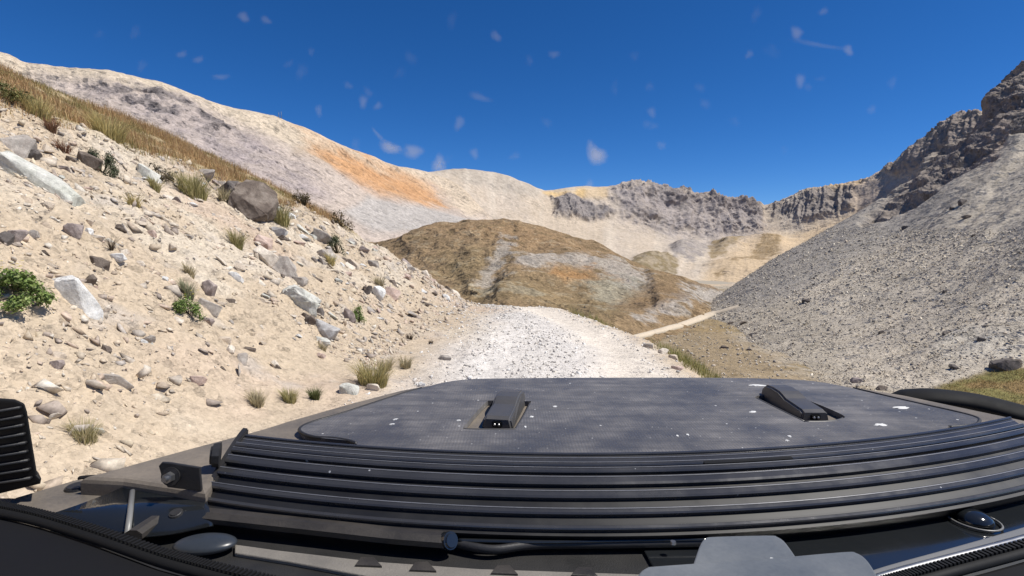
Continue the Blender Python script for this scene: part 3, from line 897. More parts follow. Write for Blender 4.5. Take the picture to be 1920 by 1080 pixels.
well_l = spl([(868, 801), (876, 805), (958, 805.5), (970, 800), (994, 757), (988, 752), (925, 751), (908, 757), (868, 801)], 33)[:-1]
well_r = spl([(1508, 791), (1555, 790.5), (1580, 785), (1576, 776), (1500, 746), (1440, 741), (1416, 744), (1430, 753), (1508, 791)], 33)[:-1]
sheet = slab('bonnet_sheet', pz(left_o + front + right_o + rear, ZH), 0.0125, M_vinyl, veh, 0.0, holes=[pz(well_l, ZH), pz(well_r, ZH)])
# rolled rubber edge of the sheet at its two rear corners, and rims round the wells
for nm, ptsx, rr in (('sheet_edge', [(668, 832), (655, 827), (625, 822), (590, 820), (566, 812), (563, 803), (585, 792), (640, 776), (740, 743), (790, 728)], 0.004),
                     ('sheet_edge', [(1600, 728), (1700, 752), (1790, 772), (1830, 783), (1836, 790), (1826, 797), (1780, 801)], 0.004)):
    tube(nm, pz(spl(ptsx, 40), ZH - 0.002), rr, rr, M_black, sheet, 8)
for wl in (well_l, well_r):
    tube('well_rim', [V3(a, b, z=ZH - 0.006) for a, b in wl] + [V3(*wl[0], z=ZH - 0.006)], 0.0035, 0.003, M_bumper, hood, 8)


def bumper(near_px, far_px, wid, mirror):
    a = V3(*near_px, z=ZH - 0.012); b_ = V3(*far_px, z=ZH - 0.012)
    ax = (b_ - a); L = ax.length; ax.normalize(); sd = ax.cross(Vector((0, 0, 1))).normalized()
    prof = [(0, 0), (0.0, 0.022), (0.06, 0.027), (0.42, 0.032), (0.50, 0.038), (0.58, 0.042), (0.75, 0.044), (0.90, 0.041), (0.985, 0.030), (1.0, 0.0)]
    bm = bmesh.new(); sides = []
    for s in (-1, 1):
        sides.append([bm.verts.new(a + ax * (t * L) + Vector((0, 0, h)) + sd * (s * wid * (0.5 if h < 0.02 else 0.42))) for t, h in prof])
    bm.faces.new(sides[0]); bm.faces.new(sides[1][::-1])
    for i in range(len(prof)):
        j = (i + 1) % len(prof)
        bm.faces.new([sides[0][i], sides[1][i], sides[1][j], sides[0][j]])
    bmesh.ops.recalc_face_normals(bm, faces=bm.faces)
    ed = [e for e in bm.edges if (e.verts[0] in sides[0]) == (e.verts[1] in sides[0]) and min(v.co.z for v in e.verts) > ZH]
    ed += [e for e in bm.edges if (e.verts[0] in sides[0]) == (e.verts[1] in sides[0]) and abs(e.verts[0].co.z - e.verts[1].co.z) > 0.02]
    bmesh.ops.bevel(bm, geom=list(set(ed)), offset=0.005, segments=3, affect='EDGES')
    o = bm_obj('washer_bumper', bm, M_bumper, veh)
    # nozzle opening in the face that looks at the windscreen
    n0 = a + Vector((0, 0, 0.011)) - ax * 0.001
    bm = bmesh.new()
    bmesh.ops.create_cube(bm, size=1, matrix=Matrix.Translation(n0) @ Matrix((( *sd, 0), (*ax, 0), (0, 0, 1, 0), (0, 0, 0, 1))).transposed() @ Matrix.Diagonal((0.024, 0.006, 0.016, 1)))
    bmesh.ops.bevel(bm, geom=bm.edges[:], offset=0.0025, segments=2, affect='EDGES')
    bm_obj('nozzle_frame', bm, M_rubber, o)
    bm = bmesh.new()
    for k in (-1, 1):
        bmesh.ops.create_uvsphere(bm, u_segments=8, v_segments=6, radius=0.0032, matrix=Matrix.Translation(n0 + sd * (0.005 * k) - ax * 0.003))
    bm_obj('nozzle_jet', bm, M_steel, o)
    return o


bumper((932, 804), (962, 754), 0.074, 1)
bumper((1528, 790.5), (1448, 745), 0.072, -1)

# light bar across the base of the windscreen
XC = 0.13
def bar_pt(x, yy, z, k=0.22):
    return Vector((x, yy + k * (x - XC) ** 2, z))
lb = empty('light_bar', (XC, 0.9, 1.2)); lb.parent = veh; lb.matrix_parent_inverse = Matrix.Translation(-veh.location)
lb['label'] = 'long curved ridged black light bar across the bonnet'
X0, X1 = -0.545, 1.12


def bar_prof(t):
    """outer curve of the housing from its far top edge (t=0) to its near lower edge (t=1)"""
    a = t * math.pi / 2
    return 0.802 + 0.158 * math.cos(a) ** 0.95, 1.156 + 0.064 * (1 - (1 - math.cos(a)) ** 1.25)


def sweep(name, prof, mat, parent, n=60, x0=X0, x1=X1, smooth_sh=False):
    bm = bmesh.new(); rings = []
    for i in range(n + 1):
        x = x0 + (x1 - x0) * i / n
        rings.append([bm.verts.new(bar_pt(x, y, z)) for y, z in prof])
    m = len(prof)
    for a, b in zip(rings[:-1], rings[1:]):
        for j in range(m):
            bm.faces.new([a[j], a[(j + 1) % m], b[(j + 1) % m], b[j]])
    bm.faces.new(rings[0][::-1]); bm.faces.new(rings[-1])
    bmesh.ops.recalc_face_normals(bm, faces=bm.faces)
    return bm_obj(name, bm, mat, parent, smooth_sh)


hp = [bar_prof(t) for t in np.linspace(0, 1, 14)]
sweep('housing', hp + [(0.82, 1.13), (0.97, 1.18)], M_groove, lb)
def fin(t, wd, h):
    y, z = bar_prof(t); y2, z2 = bar_prof(min(t + 0.01, 1.0)) if t < 0.99 else bar_prof(1.0); y1, z1 = bar_prof(t - 0.01) if t > 0.01 else bar_prof(0)
    T = Vector((y2 - y1, z2 - z1)).normalized(); Nn = Vector((T.y, -T.x))
    if Nn.y < 0: Nn = -Nn
    Pc = Vector((y, z))
    q = [Pc - T * wd - Nn * 0.004, Pc - T * wd + Nn * h * 0.82, Pc - T * wd * 0.6 + Nn * h, Pc + T * wd * 0.6 + Nn * h, Pc + T * wd + Nn * h * 0.8, Pc + T * wd - Nn * 0.004]
    sweep('fin', [tuple(v) for v in q], M_fin, lb)
    if wd > 0.004:
        e0 = Pc - T * wd * 0.62 + Nn * h; e1 = Pc - T * (wd * 0.62 - 0.0016) + Nn * h
        sweep('pale_edge', [tuple(e0 - Nn * 0.0006), tuple(e0 + Nn * 0.0009), tuple(e1 + Nn * 0.0009), tuple(e1 - Nn * 0.0006)], M_edge, lb)
for t, wd, h in ((0.015, 0.003, 0.008), (0.085, 0.0045, 0.004), (0.14, 0.003, 0.004), (0.185, 0.003, 0.004), (0.28, 0.010, 0.004), (0.40, 0.005, 0.010), (0.485, 0.0065, 0.010), (0.60, 0.010, 0.009), (0.73, 0.0085, 0.009), (0.86, 0.0065, 0.009), (0.965, 0.004, 0.008)):
    fin(t, wd, h)
# dark blank label between two ridges
ya, za = bar_prof(0.425); yb, zb_ = bar_prof(0.455)
sweep('label_plate', [(ya + 0.004, za + 0.004), (ya + 0.003, za + 0.011), (yb - 0.003, zb_ + 0.0115), (yb - 0.004, zb_ + 0.004)], M_rubber, lb, 10, 0.345, 0.515)
# end plate
bm = bmesh.new()
pr = [bar_prof(t) for t in np.linspace(0, 1, 12)]
cy, cz = 0.88, 1.17
out = [(cy + (y - cy) * 1.14 + 0.004, cz + (z - cz) * 1.24 + 0.004) for y, z in pr] + [(0.80, 1.12), (0.97, 1.16)]
rings = [[bm.verts.new(bar_pt(x, y, z)) for y, z in out] for x in (X0 - 0.012, X0 + 0.004)]
bm.faces.new(rings[0]); bm.faces.new(rings[1][::-1])
for j in range(len(out)):
    bm.faces.new([rings[0][j], rings[1][j], rings[1][(j + 1) % len(out)], rings[0][(j + 1) % len(out)]])
bmesh.ops.recalc_face_normals(bm, faces=bm.faces)
bmesh.ops.bevel(bm, geom=[e for e in bm.edges if e.calc_face_angle(0) > 1.0], offset=0.003, segments=2, affect='EDGES')
bm_obj('end_plate', bm, M_black, lb)
# bracket with its bolt, and the adjuster knob behind the end plate
Yb = 0.90
br = [V3(297, 874, Yb), V3(303, 867, Yb), V3(318, 868, Yb), V3(374, 877, Yb), V3(378, 922, Yb), V3(314, 914, Yb), V3(305, 902, Yb)]
slab('bracket', br, 0.004, M_black, lb, 0.0015, 2, down=Vector((0, 1, 0)))
bc = V3(320, 893, Yb - 0.002)
disc('washer', bc, (0, -1, 0.15), 0.016, 0.016, 0.003, M_black, lb, 24)
disc('bolt', bc + Vector((0, -0.006, 0)), (0, -1, 0.15), 0.0095, 0.009, 0.010, M_steel, lb, 6)
disc('bolt_tip', bc + Vector((0, -0.014, 0.001)), (0, -1, 0.15), 0.005, 0.0045, 0.010, M_steel, lb, 12)
kc = V3(404, 853, 0.98)
disc('adjuster_knob', kc, (-1, -0.4, 0.1), 0.024, 0.021, 0.016, M_black, lb, 10, 0.004)

# small square lamp at the left edge, ribbed on its back
Yl = 0.92
lamp = empty('side_lamp', tuple(V3(-20, 850, Yl))); lamp.parent = veh; lamp.matrix_parent_inverse = Matrix.Translation(-veh.location)
lamp['label'] = 'small black ribbed lamp beside the windscreen'
fr = [V3(-170, 735, Yl), V3(30, 750, Yl), V3(46, 757, Yl), V3(51, 772, Yl), V3(70, 890, Yl), V3(78, 898, Yl), V3(76, 908, Yl), V3(-170, 968, Yl)]
slab('lamp_housing', fr, 0.10, M_rubber, lamp, 0.006, 3, down=Vector((-0.98, 1, -0.26)).normalized())
for k in range(9):
    f = k / 8
    y0 = 768 + 130 * f
    l, r_ = V3(-165, y0 + 32 - 0 * f, Yl - 0.004), V3(38 + 20 * f, y0 - 4 + 2 * f, Yl - 0.004)
    tube('lamp_fin', [l, r_], 0.0045, 0.0028, M_black, lamp, 6)
# lamp foot
tube('lamp_foot', [V3(-40, 925, Yl + 0.03), V3(-30, 965, Yl + 0.03)], 0.03, 0.02, M_black, lamp, 8)

# cowl in front of the windscreen
slab('cowl', pz([(-400, 930), (360, 938), (1500, 965), (2300, 900), (2500, 1100), (2500, 1250), (-600, 1250), (-600, 1000)], 1.125), 0.02, M_cowl, veh)
cl = slab('cowl_panel', pz([(8, 942), (30, 932), (146, 898), (226, 901), (275, 908), (200, 938), (110, 972), (60, 1000), (-60, 985)], ZH - 0.048), 0.05, M_body, veh, 0.004, 2)
disc('panel_button', V3(146, 912, z=ZH - 0.045), (0, 0, 1), 0.021, 0.019, 0.006, M_black, cl, 20, 0.002)
tube('panel_gap', pz(spl([(148, 896), (180, 894), (230, 898), (300, 908), (365, 922)], 20), ZH - 0.022), 0.006, 0.003, M_rubber, veh, 6)
# glossy rounded hinge cover at the left: its bend catches the sun
bm = bmesh.new(); rings = []
for i, (a, b_, c_, d_) in enumerate(spl([(100, 962, 60, 985), (150, 945, 110, 990), (205, 924, 165, 1000), (232, 912, 212, 1006), (250, 908, 240, 1008), (270, 908, 262, 1006), (310, 914, 320, 1000), (385, 925, 400, 985)], 40)):
    rings.append([bm.verts.new(V3(a, b_, z=1.170)), bm.verts.new(V3(a + (c_ - a) * 0.5, b_ + (d_ - b_) * 0.5, z=1.163)), bm.verts.new(V3(c_, d_, z=1.146))])
for a, b_ in zip(rings[:-1], rings[1:]):
    for j in range(2):
        bm.faces.new([a[j], b_[j], b_[j + 1], a[j + 1]])
bmesh.ops.recalc_face_normals(bm, faces=bm.faces)
o = bm_obj('hinge_cover', bm, M_gloss, veh, True)
sm = o.modifiers.new('thick', 'SOLIDIFY'); sm.thickness = 0.004

tube('reflection_rod', [V3(248, 921, z=1.171), V3(244, 960, z=1.165), V3(239, 1000, z=1.153)], 0.0045, 0.004, M_trim, o, 10)  # added satin rod standing in for the cover's upright reflection
# wiper
wp = empty('wiper', tuple(V3(325, 970, z=1.15))); wp.parent = veh; wp.matrix_parent_inverse = Matrix.Translation(-veh.location)
tube('wiper_arm', pz(spl([(322, 962), (345, 962), (480, 976), (620, 991), (740, 1004), (842, 1012)], 40), 1.150), 0.019, 0.011, M_arm, wp, 8, phase=math.pi / 8, flat=True)
tube('wiper_elbow', pz(spl([(250, 1005), (275, 988), (305, 970), (335, 962)], 14), 1.150), 0.016, 0.010, M_arm, wp, 8, phase=math.pi / 8, flat=True)
disc('pivot_cap', V3(330, 963, z=1.160), (0, -0.3, 1), 0.012, 0.010, 0.008, M_black, wp, 16, 0.002)
disc('arm_end', V3(842, 1014, z=1.152), (0.6, -0.6, 0.4), 0.014, 0.013, 0.016, M_gloss, wp, 16, 0.003)
tube('wiper_blade', pz(spl([(842, 1016), (920, 1030), (1000, 1022), (1150, 1020), (1330, 1017)], 40), 1.140), 0.006, 0.007, M_black, wp, 8)
tube('blade_spine', pz(spl([(860, 1013), (1000, 1016), (1150, 1014), (1330, 1011)], 30), 1.146), 0.004, 0.003, M_gloss, wp, 6)
disc('blade_clip', V3(1262, 1017, z=1.153), (0, 0, 1), 0.005, 0.004, 0.004, M_steel, wp, 10)
# oval blank and dusty sill strip with its clips
bm = bmesh.new()
bmesh.ops.create_uvsphere(bm, u_segments=32, v_segments=12, radius=1, matrix=Matrix.Translation(V3(385, 1020, z=1.14)) @ Matrix.Rotation(R(4), 4, 'Z') @ Matrix.Diagonal((0.048, 0.026, 0.012, 1)))
bm_obj('oval_cap', bm, M_cap, veh, True)
strip_px = [(440, 1020), (520, 1031), (700, 1052), (900, 1066), (1200, 1076), (1200, 1110), (900, 1104), (700, 1082), (540, 1052), (440, 1036)]
st = slab('sill_strip', pz(strip_px, 1.132), 0.006, M_dust, veh, 0.002, 2)
for cx, cy_ in ((690, 1052), (792, 1061), (945, 1067), (1095, 1071)):
    slab('clip', pz([(cx - 24, cy_ + 6), (cx - 14, cy_ - 8), (cx + 10, cy_ - 9), (cx + 26, cy_ + 8)], 1.136), 0.008, M_arm, st, 0.001, 1)
# glossy cowl on the right with a round cap, and the grey windscreen sill
slab('gloss_cowl', pz([(1180, 985), (1500, 975), (1900, 895), (2200, 850), (2300, 980), (1920, 1010), (1640, 1080), (1240, 1090)], 1.131), 0.006, M_gloss, veh, 0.002, 2)
bm = bmesh.new()
bmesh.ops.create_uvsphere(bm, u_segments=24, v_segments=12, radius=0.028, matrix=Matrix.Translation(V3(1826, 975, z=1.136)) @ Matrix.Diagonal((1, 1, 0.6, 1)))
cap_o = bm_obj('round_cap', bm, M_gloss, veh, True)
tube('cap_ring', [V3(1826, 975, z=1.135) + Vector((math.cos(a) * 0.037, math.sin(a) * 0.037, 0)) for a in np.linspace(0, 2 * math.pi, 33)], 0.0018, 0.0018, M_trim, cap_o, 6)
sill = slab('windscreen_sill', pz(spl([(1580, 1088), (1650, 1062), (1780, 1026), (1920, 986), (2100, 930)], 24) + spl([(2100, 975), (1920, 1030), (1780, 1068), (1640, 1110)], 20), 1.15), 0.02, M_trim, veh, 0.004, 3)
tube('sill_highlight', pz(spl([(1640, 1084), (1700, 1066), (1800, 1040), (1920, 1008), (2080, 962)], 24), 1.156), 0.005, 0.004, M_steel, sill, 8)  # steel tube added in place of the sill's bright highlight line


def gasket(path_px, z, n, lean):
    pts = pz(spl(path_px, n), z)
    g = tube('gasket', pts, 0.007, 0.006, M_rubber, veh, 8)
    bm = bmesh.new()
    L = 0
    for i in range(len(pts) - 1):
        t = (pts[i + 1] - pts[i]); m_ = Matrix.Translation(pts[i] + Vector((0, 0.006, 0.007)))
        q = Vector((1, 0, 0)).rotation_difference(t.normalized()).to_matrix().to_4x4()
        bmesh.ops.create_cube(bm, size=1, matrix=m_ @ q @ Matrix.Diagonal((t.length * 0.5, 0.011, 0.005, 1)))
    bm_obj('gasket_teeth', bm, M_rubber, g)['kind'] = 'stuff'
    return g


gasket([(-60, 951), (0, 961), (80, 979), (180, 1010), (300, 1052), (400, 1080), (520, 1110)], 1.24, 100, 0)
gasket([(1640, 1112), (1700, 1096), (1800, 1068), (1920, 1036), (2050, 1000)], 1.22, 60, 0)
slab('dashboard', pz([(-300, 940), (-60, 957), (0, 966), (80, 986), (180, 1019), (300, 1064), (420, 1096), (520, 1120), (520, 1300), (-300, 1300)], 1.235), 0.05, M_dash, veh, 0.006, 2)
slab('dashboard', pz([(1560, 1135), (1700, 1108), (1920, 1050), (2100, 1010), (2100, 1300), (1560, 1300)], 1.215), 0.05, M_dash, veh, 0.006, 2)
# two pale grey plates lying at the foot of the windscreen
slab('grey_plate', pz(spl([(1300, 1056), (1312, 1022), (1322, 1009), (1340, 1005.5), (1440, 1003), (1458, 1006), (1474, 1018), (1498, 1052)], 24) + [(1498, 1100), (1300, 1100)], 1.300), 0.004, M_plate, veh, 0.0015, 2)
slab('grey_plate', pz(spl([(1180, 1110), (1196, 1078), (1212, 1064), (1240, 1060), (1440, 1046), (1580, 1034), (1606, 1036), (1626, 1050), (1644, 1078), (1656, 1110)], 30), 1.312), 0.004, M_plate, veh, 0.0015, 2)
# right wheel-arch flare beyond the bonnet
tube('wheel_arch_flare', [V3(*p) for p in spl([(1660, 752, 1.95), (1700, 748, 1.92), (1750, 747, 1.88), (1830, 757, 1.82), (1920, 780, 1.74), (2060, 820, 1.62)], 30)], 0.07, 0.033, M_rubber, veh, 12,
     taper=[min(1, 0.35 + i / 8) for i in range(30)])
# sheet-metal wings between bonnet and arches
slab('wing', [Vector((0.98, 1.86, 1.10)), Vector((1.22, 1.80, 1.09)), Vector((1.62, 1.55, 1.07)), Vector((1.62, 0.75, 1.07)), Vector((0.98, 0.80, 1.10))], 0.30, M_body, veh, 0.02, 3)
slab('wing', [Vector((-0.62, 1.25, 1.09)), Vector((-0.56, 1.65, 1.08)), Vector((-0.78, 1.55, 1.03)), Vector((-0.86, 1.2, 1.03)), Vector((-0.86, 0.95, 1.05)), Vector((-0.70, 0.95, 1.09))], 0.30, M_body, veh, 0.02, 3)
# scuffs and droppings on the sheet
for k, (cx, cy_, a, b_, rot) in enumerate(((1420, 722, 0.024, 0.008, 0), (1690, 764, 0.021, 0.009, 4), (1652, 796, 0.016, 0.007, 5), (1411, 772, 0.009, 0.005, 30), (1480, 818, 0.005, 0.004, 0), (1041, 762, 0.006, 0.004, 5), (985, 800, 0.003, 0.004, 0), (997, 781, 0.005, 0.004, 10), (860, 788, 0.005, 0.003, 0),
                                         (1270, 817, 0.003, 0.005, 0), (1289, 815, 0.003, 0.005, 0), (742, 786, 0.007, 0.003, 30), (735, 795, 0.006, 0.002, 30), (1476, 826, 0.004, 0.003, 0), (1184, 876, 0.002, 0.008, 0))):
    bm = bmesh.new()
    bmesh.ops.create_cone(bm, cap_ends=True, segments=14, radius1=1, radius2=0.8, depth=1, matrix=Matrix.Translation(V3(cx, cy_, z=ZH + 0.0008)) @ Matrix.Rotation(R(rot), 4, 'Z') @ Matrix.Diagonal((a, b_, 0.0016, 1)))
    for v in bm.verts:
        v.co += Vector((random.uniform(-1, 1) * a * 0.25, random.uniform(-1, 1) * b_ * 0.25, 0))
    bm_obj('white_splash', bm, M_white, sheet)

# ------------------------------------------------------------------ stones
from mathutils import noise as mnoise


def hull_stone(npts, seed, flat=1.0):
    r = np.random.default_rng(seed)
    pts = r.normal(size=(npts, 3)); pts /= np.linalg.norm(pts, axis=1, keepdims=True)
    pts *= r.uniform(0.75, 1.0, (npts, 1))
    pts[:, 2] *= flat
    bm = bmesh.new()
    for p in pts: bm.verts.new(p)
    bmesh.ops.convex_hull(bm, input=bm.verts)
    bmesh.ops.delete(bm, geom=[v for v in bm.verts if not v.link_faces], context='VERTS')
    bmesh.ops.triangulate(bm, faces=bm.faces)
    bm.verts.index_update()
    V = np.array([v.co[:] for v in bm.verts]); Fc = np.array([[v.index for v in f.verts] for f in bm.faces])
    bm.free()
    return V, Fc


LIB = [hull_stone(int(rng.integers(7, 11)), 900 + k, rng.uniform(0.3, 0.75)) for k in range(30)]


def rot_mats(n, tilt=0.5, r=rng, align=None):
    az = r.uniform(0, 2 * np.pi, n) if align is None else r.normal(0, align, n); tx = r.normal(0, tilt, n); ty = r.normal(0, tilt, n)
    ca, sa = np.cos(az), np.sin(az); cx, sx = np.cos(tx), np.sin(tx); cy, sy = np.cos(ty), np.sin(ty)
    Z = np.zeros(n); O = np.ones(n)
    Rz = np.stack([ca, -sa, Z, sa, ca, Z, Z, Z, O], -1).reshape(n, 3, 3)
    Rx = np.stack([O, Z, Z, Z, cx, -sx, Z, sx, cx], -1).reshape(n, 3, 3)
    Ry = np.stack([cy, Z, sy, Z, O, Z, -sy, Z, cy], -1).reshape(n, 3, 3)
    return Rx @ Ry @ Rz


def scatter_stones(name, pos, size, colr, mat, tilt=0.5, aspect=(0.6, 1.0), sink=0.25, base_rot=None, align=None):
    """thousands of loose stones as one mass of real little meshes"""
    n = len(pos); which = rng.integers(0, len(LIB), n)
    Vs, Fs, Cs = [], [], []; base = 0
    Rm = rot_mats(n, tilt, align=align)
    if base_rot is not None: Rm = base_rot @ Rm
    sc3 = np.stack([size, size * rng.uniform(*aspect, n), size * rng.uniform(0.55, 1.0, n)], -1)
    for k in range(len(LIB)):
        idx = np.where(which == k)[0]
        if len(idx) == 0: continue
        V, Fc = LIB[k]
        v = np.einsum('nij,nvj->nvi', Rm[idx], V[None] * sc3[idx][:, None, :]) + pos[idx][:, None, :]
        v[..., 2] += (sc3[idx][:, 2] * 0.55 * (1 - 2 * sink))[:, None]
        f = Fc[None] + (np.arange(len(idx)) * len(V))[:, None, None] + base
        Vs.append(v.reshape(-1, 3)); Fs.append(f.reshape(-1, 3)); Cs.append(np.repeat(colr[idx], len(V), 0))
        base += len(idx) * len(V)
    o = mesh_obj(name, np.concatenate(Vs), np.concatenate(Fs), mat, cols=np.concatenate(Cs))
    return o


def powsize(n, lo, hi, a=2.2):
    u = rng.uniform(0, 1, n)
    return (lo ** (1 - a) + u * (hi ** (1 - a) - lo ** (1 - a))) ** (1 / (1 - a))


PAL_BANK = 1.02 * np.array([[0.49, 0.405, 0.305], [0.47, 0.40, 0.31], [0.53, 0.46, 0.37], [0.43, 0.375, 0.31], [0.48, 0.38, 0.30], [0.57, 0.52, 0.44], [0.33, 0.275, 0.23], [0.50, 0.42, 0.31], [0.42, 0.34, 0.26], [0.38, 0.34, 0.30]])
M_stone = attr_mat('loose_stone', 0.92, 0.03)


def pal(P, n, jit=0.12):
    return np.clip(P[rng.integers(0, len(P), n)] * rng.uniform(1 - jit, 1 + jit, (n, 1)), 0.02, 0.8)


# gravel on the bank: many small flakes lying along the dip
n = 62000
bx = rng.uniform(-9.2, -1.0, n); by = rng.uniform(2.2, 21.5, n)
fx = foot_x(by); dd = fx - bx; keep = (dd > -0.5) & (dd < grass_d(by) + 0.3)
dens = fbm(np.stack([bx, by, 0 * bx], -1) * 0.5, 3, 501)
keep &= rng.uniform(0, 1, n) < 0.6 + 1.1 * dens
bx, by = bx[keep], by[keep]
n = len(bx)
pos = np.stack([bx, by, near_z(bx, by)], -1)
a_ = math.atan(0.62)
tiltm = np.array([[math.cos(a_), 0, math.sin(a_)], [0, 1, 0], [-math.sin(a_), 0, math.cos(a_)]])
sz = powsize(n, 0.012, 0.15, 2.25)
o = scatter_stones('bank_gravel', pos, sz, pal(PAL_BANK, n), M_stone, 0.42, (0.35, 0.9), 0.4, tiltm, 0.7)
tag(o, 'small tan stones littering the cut bank', 'gravel', kind='stuff')
# gravel on the road, mostly along its left half
n = 9000
ry = rng.uniform(4.5, 18, n); ex = edge_x(ry)
rx = ex - np.abs(rng.normal(2.3, 0.75, n)); rx = np.where(rng.uniform(0, 1, n) < 0.12, ex - rng.uniform(-0.2, 0.6, n), rx)
keep = (rx > foot_x(ry) - 0.4) & (np.abs(rx - (ex - 0.85)) > 0.3) & ((np.abs(rx - (ex - 2.5)) > 0.22) | (rng.uniform(0, 1, n) < 0.35))
rx, ry = rx[keep], ry[keep]; n = len(rx)
o = scatter_stones('road_gravel', np.stack([rx, ry, near_z(rx, ry)], -1), powsize(n, 0.010, 0.065, 2.4), pal(np.array([[0.62, 0.59, 0.55], [0.55, 0.51, 0.46], [0.66, 0.64, 0.61], [0.58, 0.54, 0.49], [0.46, 0.43, 0.39]]), n), M_stone, 0.4, (0.55, 1.0), 0.35)
tag(o, 'broken pale stones on the road surface', 'gravel', kind='stuff')
# rubble of the talus slope
px, py, P2 = RT
w_ = ((turfm < 0.4) & (px > 1280) & (px < 2050) & (py > 430) & (py < 800)).ravel()
cand = np.where(w_)[0]
Pt = P2.reshape(-1, 3)
dist = Pt[cand, 1]
ii = rng.choice(cand, 42000)
jit = rng.normal(0, 0.35, (len(ii), 3))
pos = Pt[ii] + jit * np.array([1, 1, 0]); pos[:, 2] += jit[:, 0] * 0.6
ppx, ppy = px.ravel()[ii], py.ravel()[ii]
sz = powsize(len(ii), 0.06, 0.30, 2.9) * np.clip(pos[:, 1] / 60, 0.7, 1.5)
PAL_T = np.array([1.0, 1.01, 1.03]) * 1.12 * np.array([[0.42, 0.365, 0.29], [0.37, 0.335, 0.275], [0.47, 0.41, 0.32], [0.29, 0.26, 0.22], [0.42, 0.35, 0.27], [0.54, 0.48, 0.385], [0.23, 0.205, 0.18]])
o = scatter_stones('talus_rubble', pos, sz, pal(PAL_T, len(ii)), attr_mat('talus_stone', 0.95), 0.7, (0.55, 1.0), 0.42)
tag(o, 'grey rubble covering the talus slope', 'rubble', kind='stuff')
# stones on the valley floor
n = 7000
vx = rng.uniform(5, 62, n); vy = rng.uniform(34, 110, n)
o = scatter_stones('valley_stones', np.stack([vx, vy, valley_z(vx, vy)], -1), powsize(n, 0.08, 0.4, 2.6), pal(PAL_T, n), M_stone, 0.6, (0.55, 1.0), 0.3)
tag(o, 'grey stones strewn over the valley floor', 'gravel', kind='stuff')

# ------------------------------------------------------------------ single rocks one can point at
ROCKC = dict(
    pale=(np.array([0.53, 0.52, 0.47]), np.array([0.46, 0.46, 0.40])), white=(np.array([0.66, 0.65, 0.62]), np.array([0.58, 0.57, 0.54])),
    brown=(np.array([0.12, 0.095, 0.078]), np.array([0.21, 0.175, 0.145])), grey=(np.array([0.38, 0.345, 0.305]), np.array([0.32, 0.28, 0.245])),
    mauve=(np.array([0.33, 0.275, 0.25]), np.array([0.27, 0.225, 0.205])), tan=(np.array([0.54, 0.455, 0.36]), np.array([0.46, 0.39, 0.31])),
    pink=(np.array([0.50, 0.39, 0.33]), np.array([0.46, 0.34, 0.28])), dark=(np.array([0.10, 0.088, 0.08]), np.array([0.15, 0.13, 0.12])),
    blue=(np.array([0.41, 0.40, 0.385]), np.array([0.35, 0.33, 0.315])), cream=(np.array([0.62, 0.55, 0.46]), np.array([0.56, 0.49, 0.40])))
RM = {k: rock_mat('rock_' + k, a, b) for k, (a, b) in ROCKC.items()}


def rock_mesh(name, dims, seed, npts=16, rough=0.05, cuts=2, boxy=0.35):
    """angular block: jittered hull, softened and broken up"""
    r = np.random.default_rng(seed)
    pts = r.normal(size=(npts, 3)); pts /= np.linalg.norm(pts, axis=1, keepdims=True)
    pts = np.sign(pts) * np.abs(pts) ** (1 - boxy)
    pts *= r.uniform(0.82, 1.0, (npts, 1))
    bm = bmesh.new()
    for p in pts: bm.verts.new(p)
    bmesh.ops.convex_hull(bm, input=bm.verts)
    bmesh.ops.delete(bm, geom=[v for v in bm.verts if not v.link_faces], context='VERTS')
    bmesh.ops.dissolve_limit(bm, angle_limit=0.25, verts=bm.verts[:], edges=bm.edges[:])
    bmesh.ops.bevel(bm, geom=bm.edges[:], offset=0.05, segments=1, affect='EDGES')
    bmesh.ops.triangulate(bm, faces=bm.faces)
    bmesh.ops.subdivide_edges(bm, edges=bm.edges[:], cuts=cuts, use_grid_fill=True)
    V = np.array([v.co[:] for v in bm.verts])
    Nn = np.array([v.normal[:] for v in bm.verts])
    dsp = rough * 1.6 * fbm(V * 1.3 + seed, 3, seed % 91) + rough * fbm(V * 4 + seed, 3, seed % 97, 0.5, True)
    V = V + V / (np.linalg.norm(V, axis=1, keepdims=True) + 1e-6) * dsp[:, None]
    V *= np.array(dims) / 2
    for v, q in zip(bm.verts, V): v.co = q
    me = bpy.data.meshes.new(name); bm.normal_update(); bm.to_mesh(me); bm.free()
    return me


def place_rock(px, py, wpx, hpx, colour, label, rot=0.0, seed=None, depth=0.8, name='rock', sink=0.3, hitf=hit_near, cat='rock', rough=0.05, group=None, npts=16):
    """rock traced at a pixel: width and height in photograph pixels give its real size at the ground it lies on"""
    h = hitf(px, py + hpx * 0.25)
    if h is None:
        print('no ground for', label); return None
    k = h[1] / F
    W, H = wpx * k, hpx * k
    D = depth * min(W, H) if depth < 3 else depth
    seed = seed or int(px * 7 + py * 13)
    me = rock_mesh(name, (W * 1.1, max(D, 0.02), H * 1.15), seed, npts, rough)
    me.materials.append(RM[colour])
    o = bpy.data.objects.new(name, me); COL.objects.link(o)
    o.location = (h[0], h[1] + D * 0.1, h[2] + H * (0.5 - sink) * 0.6)
    o.rotation_euler = (R(random.uniform(-12, 8)), R(rot), R(random.uniform(-15, 15)))
    tag(o, label, cat, group)
    return o


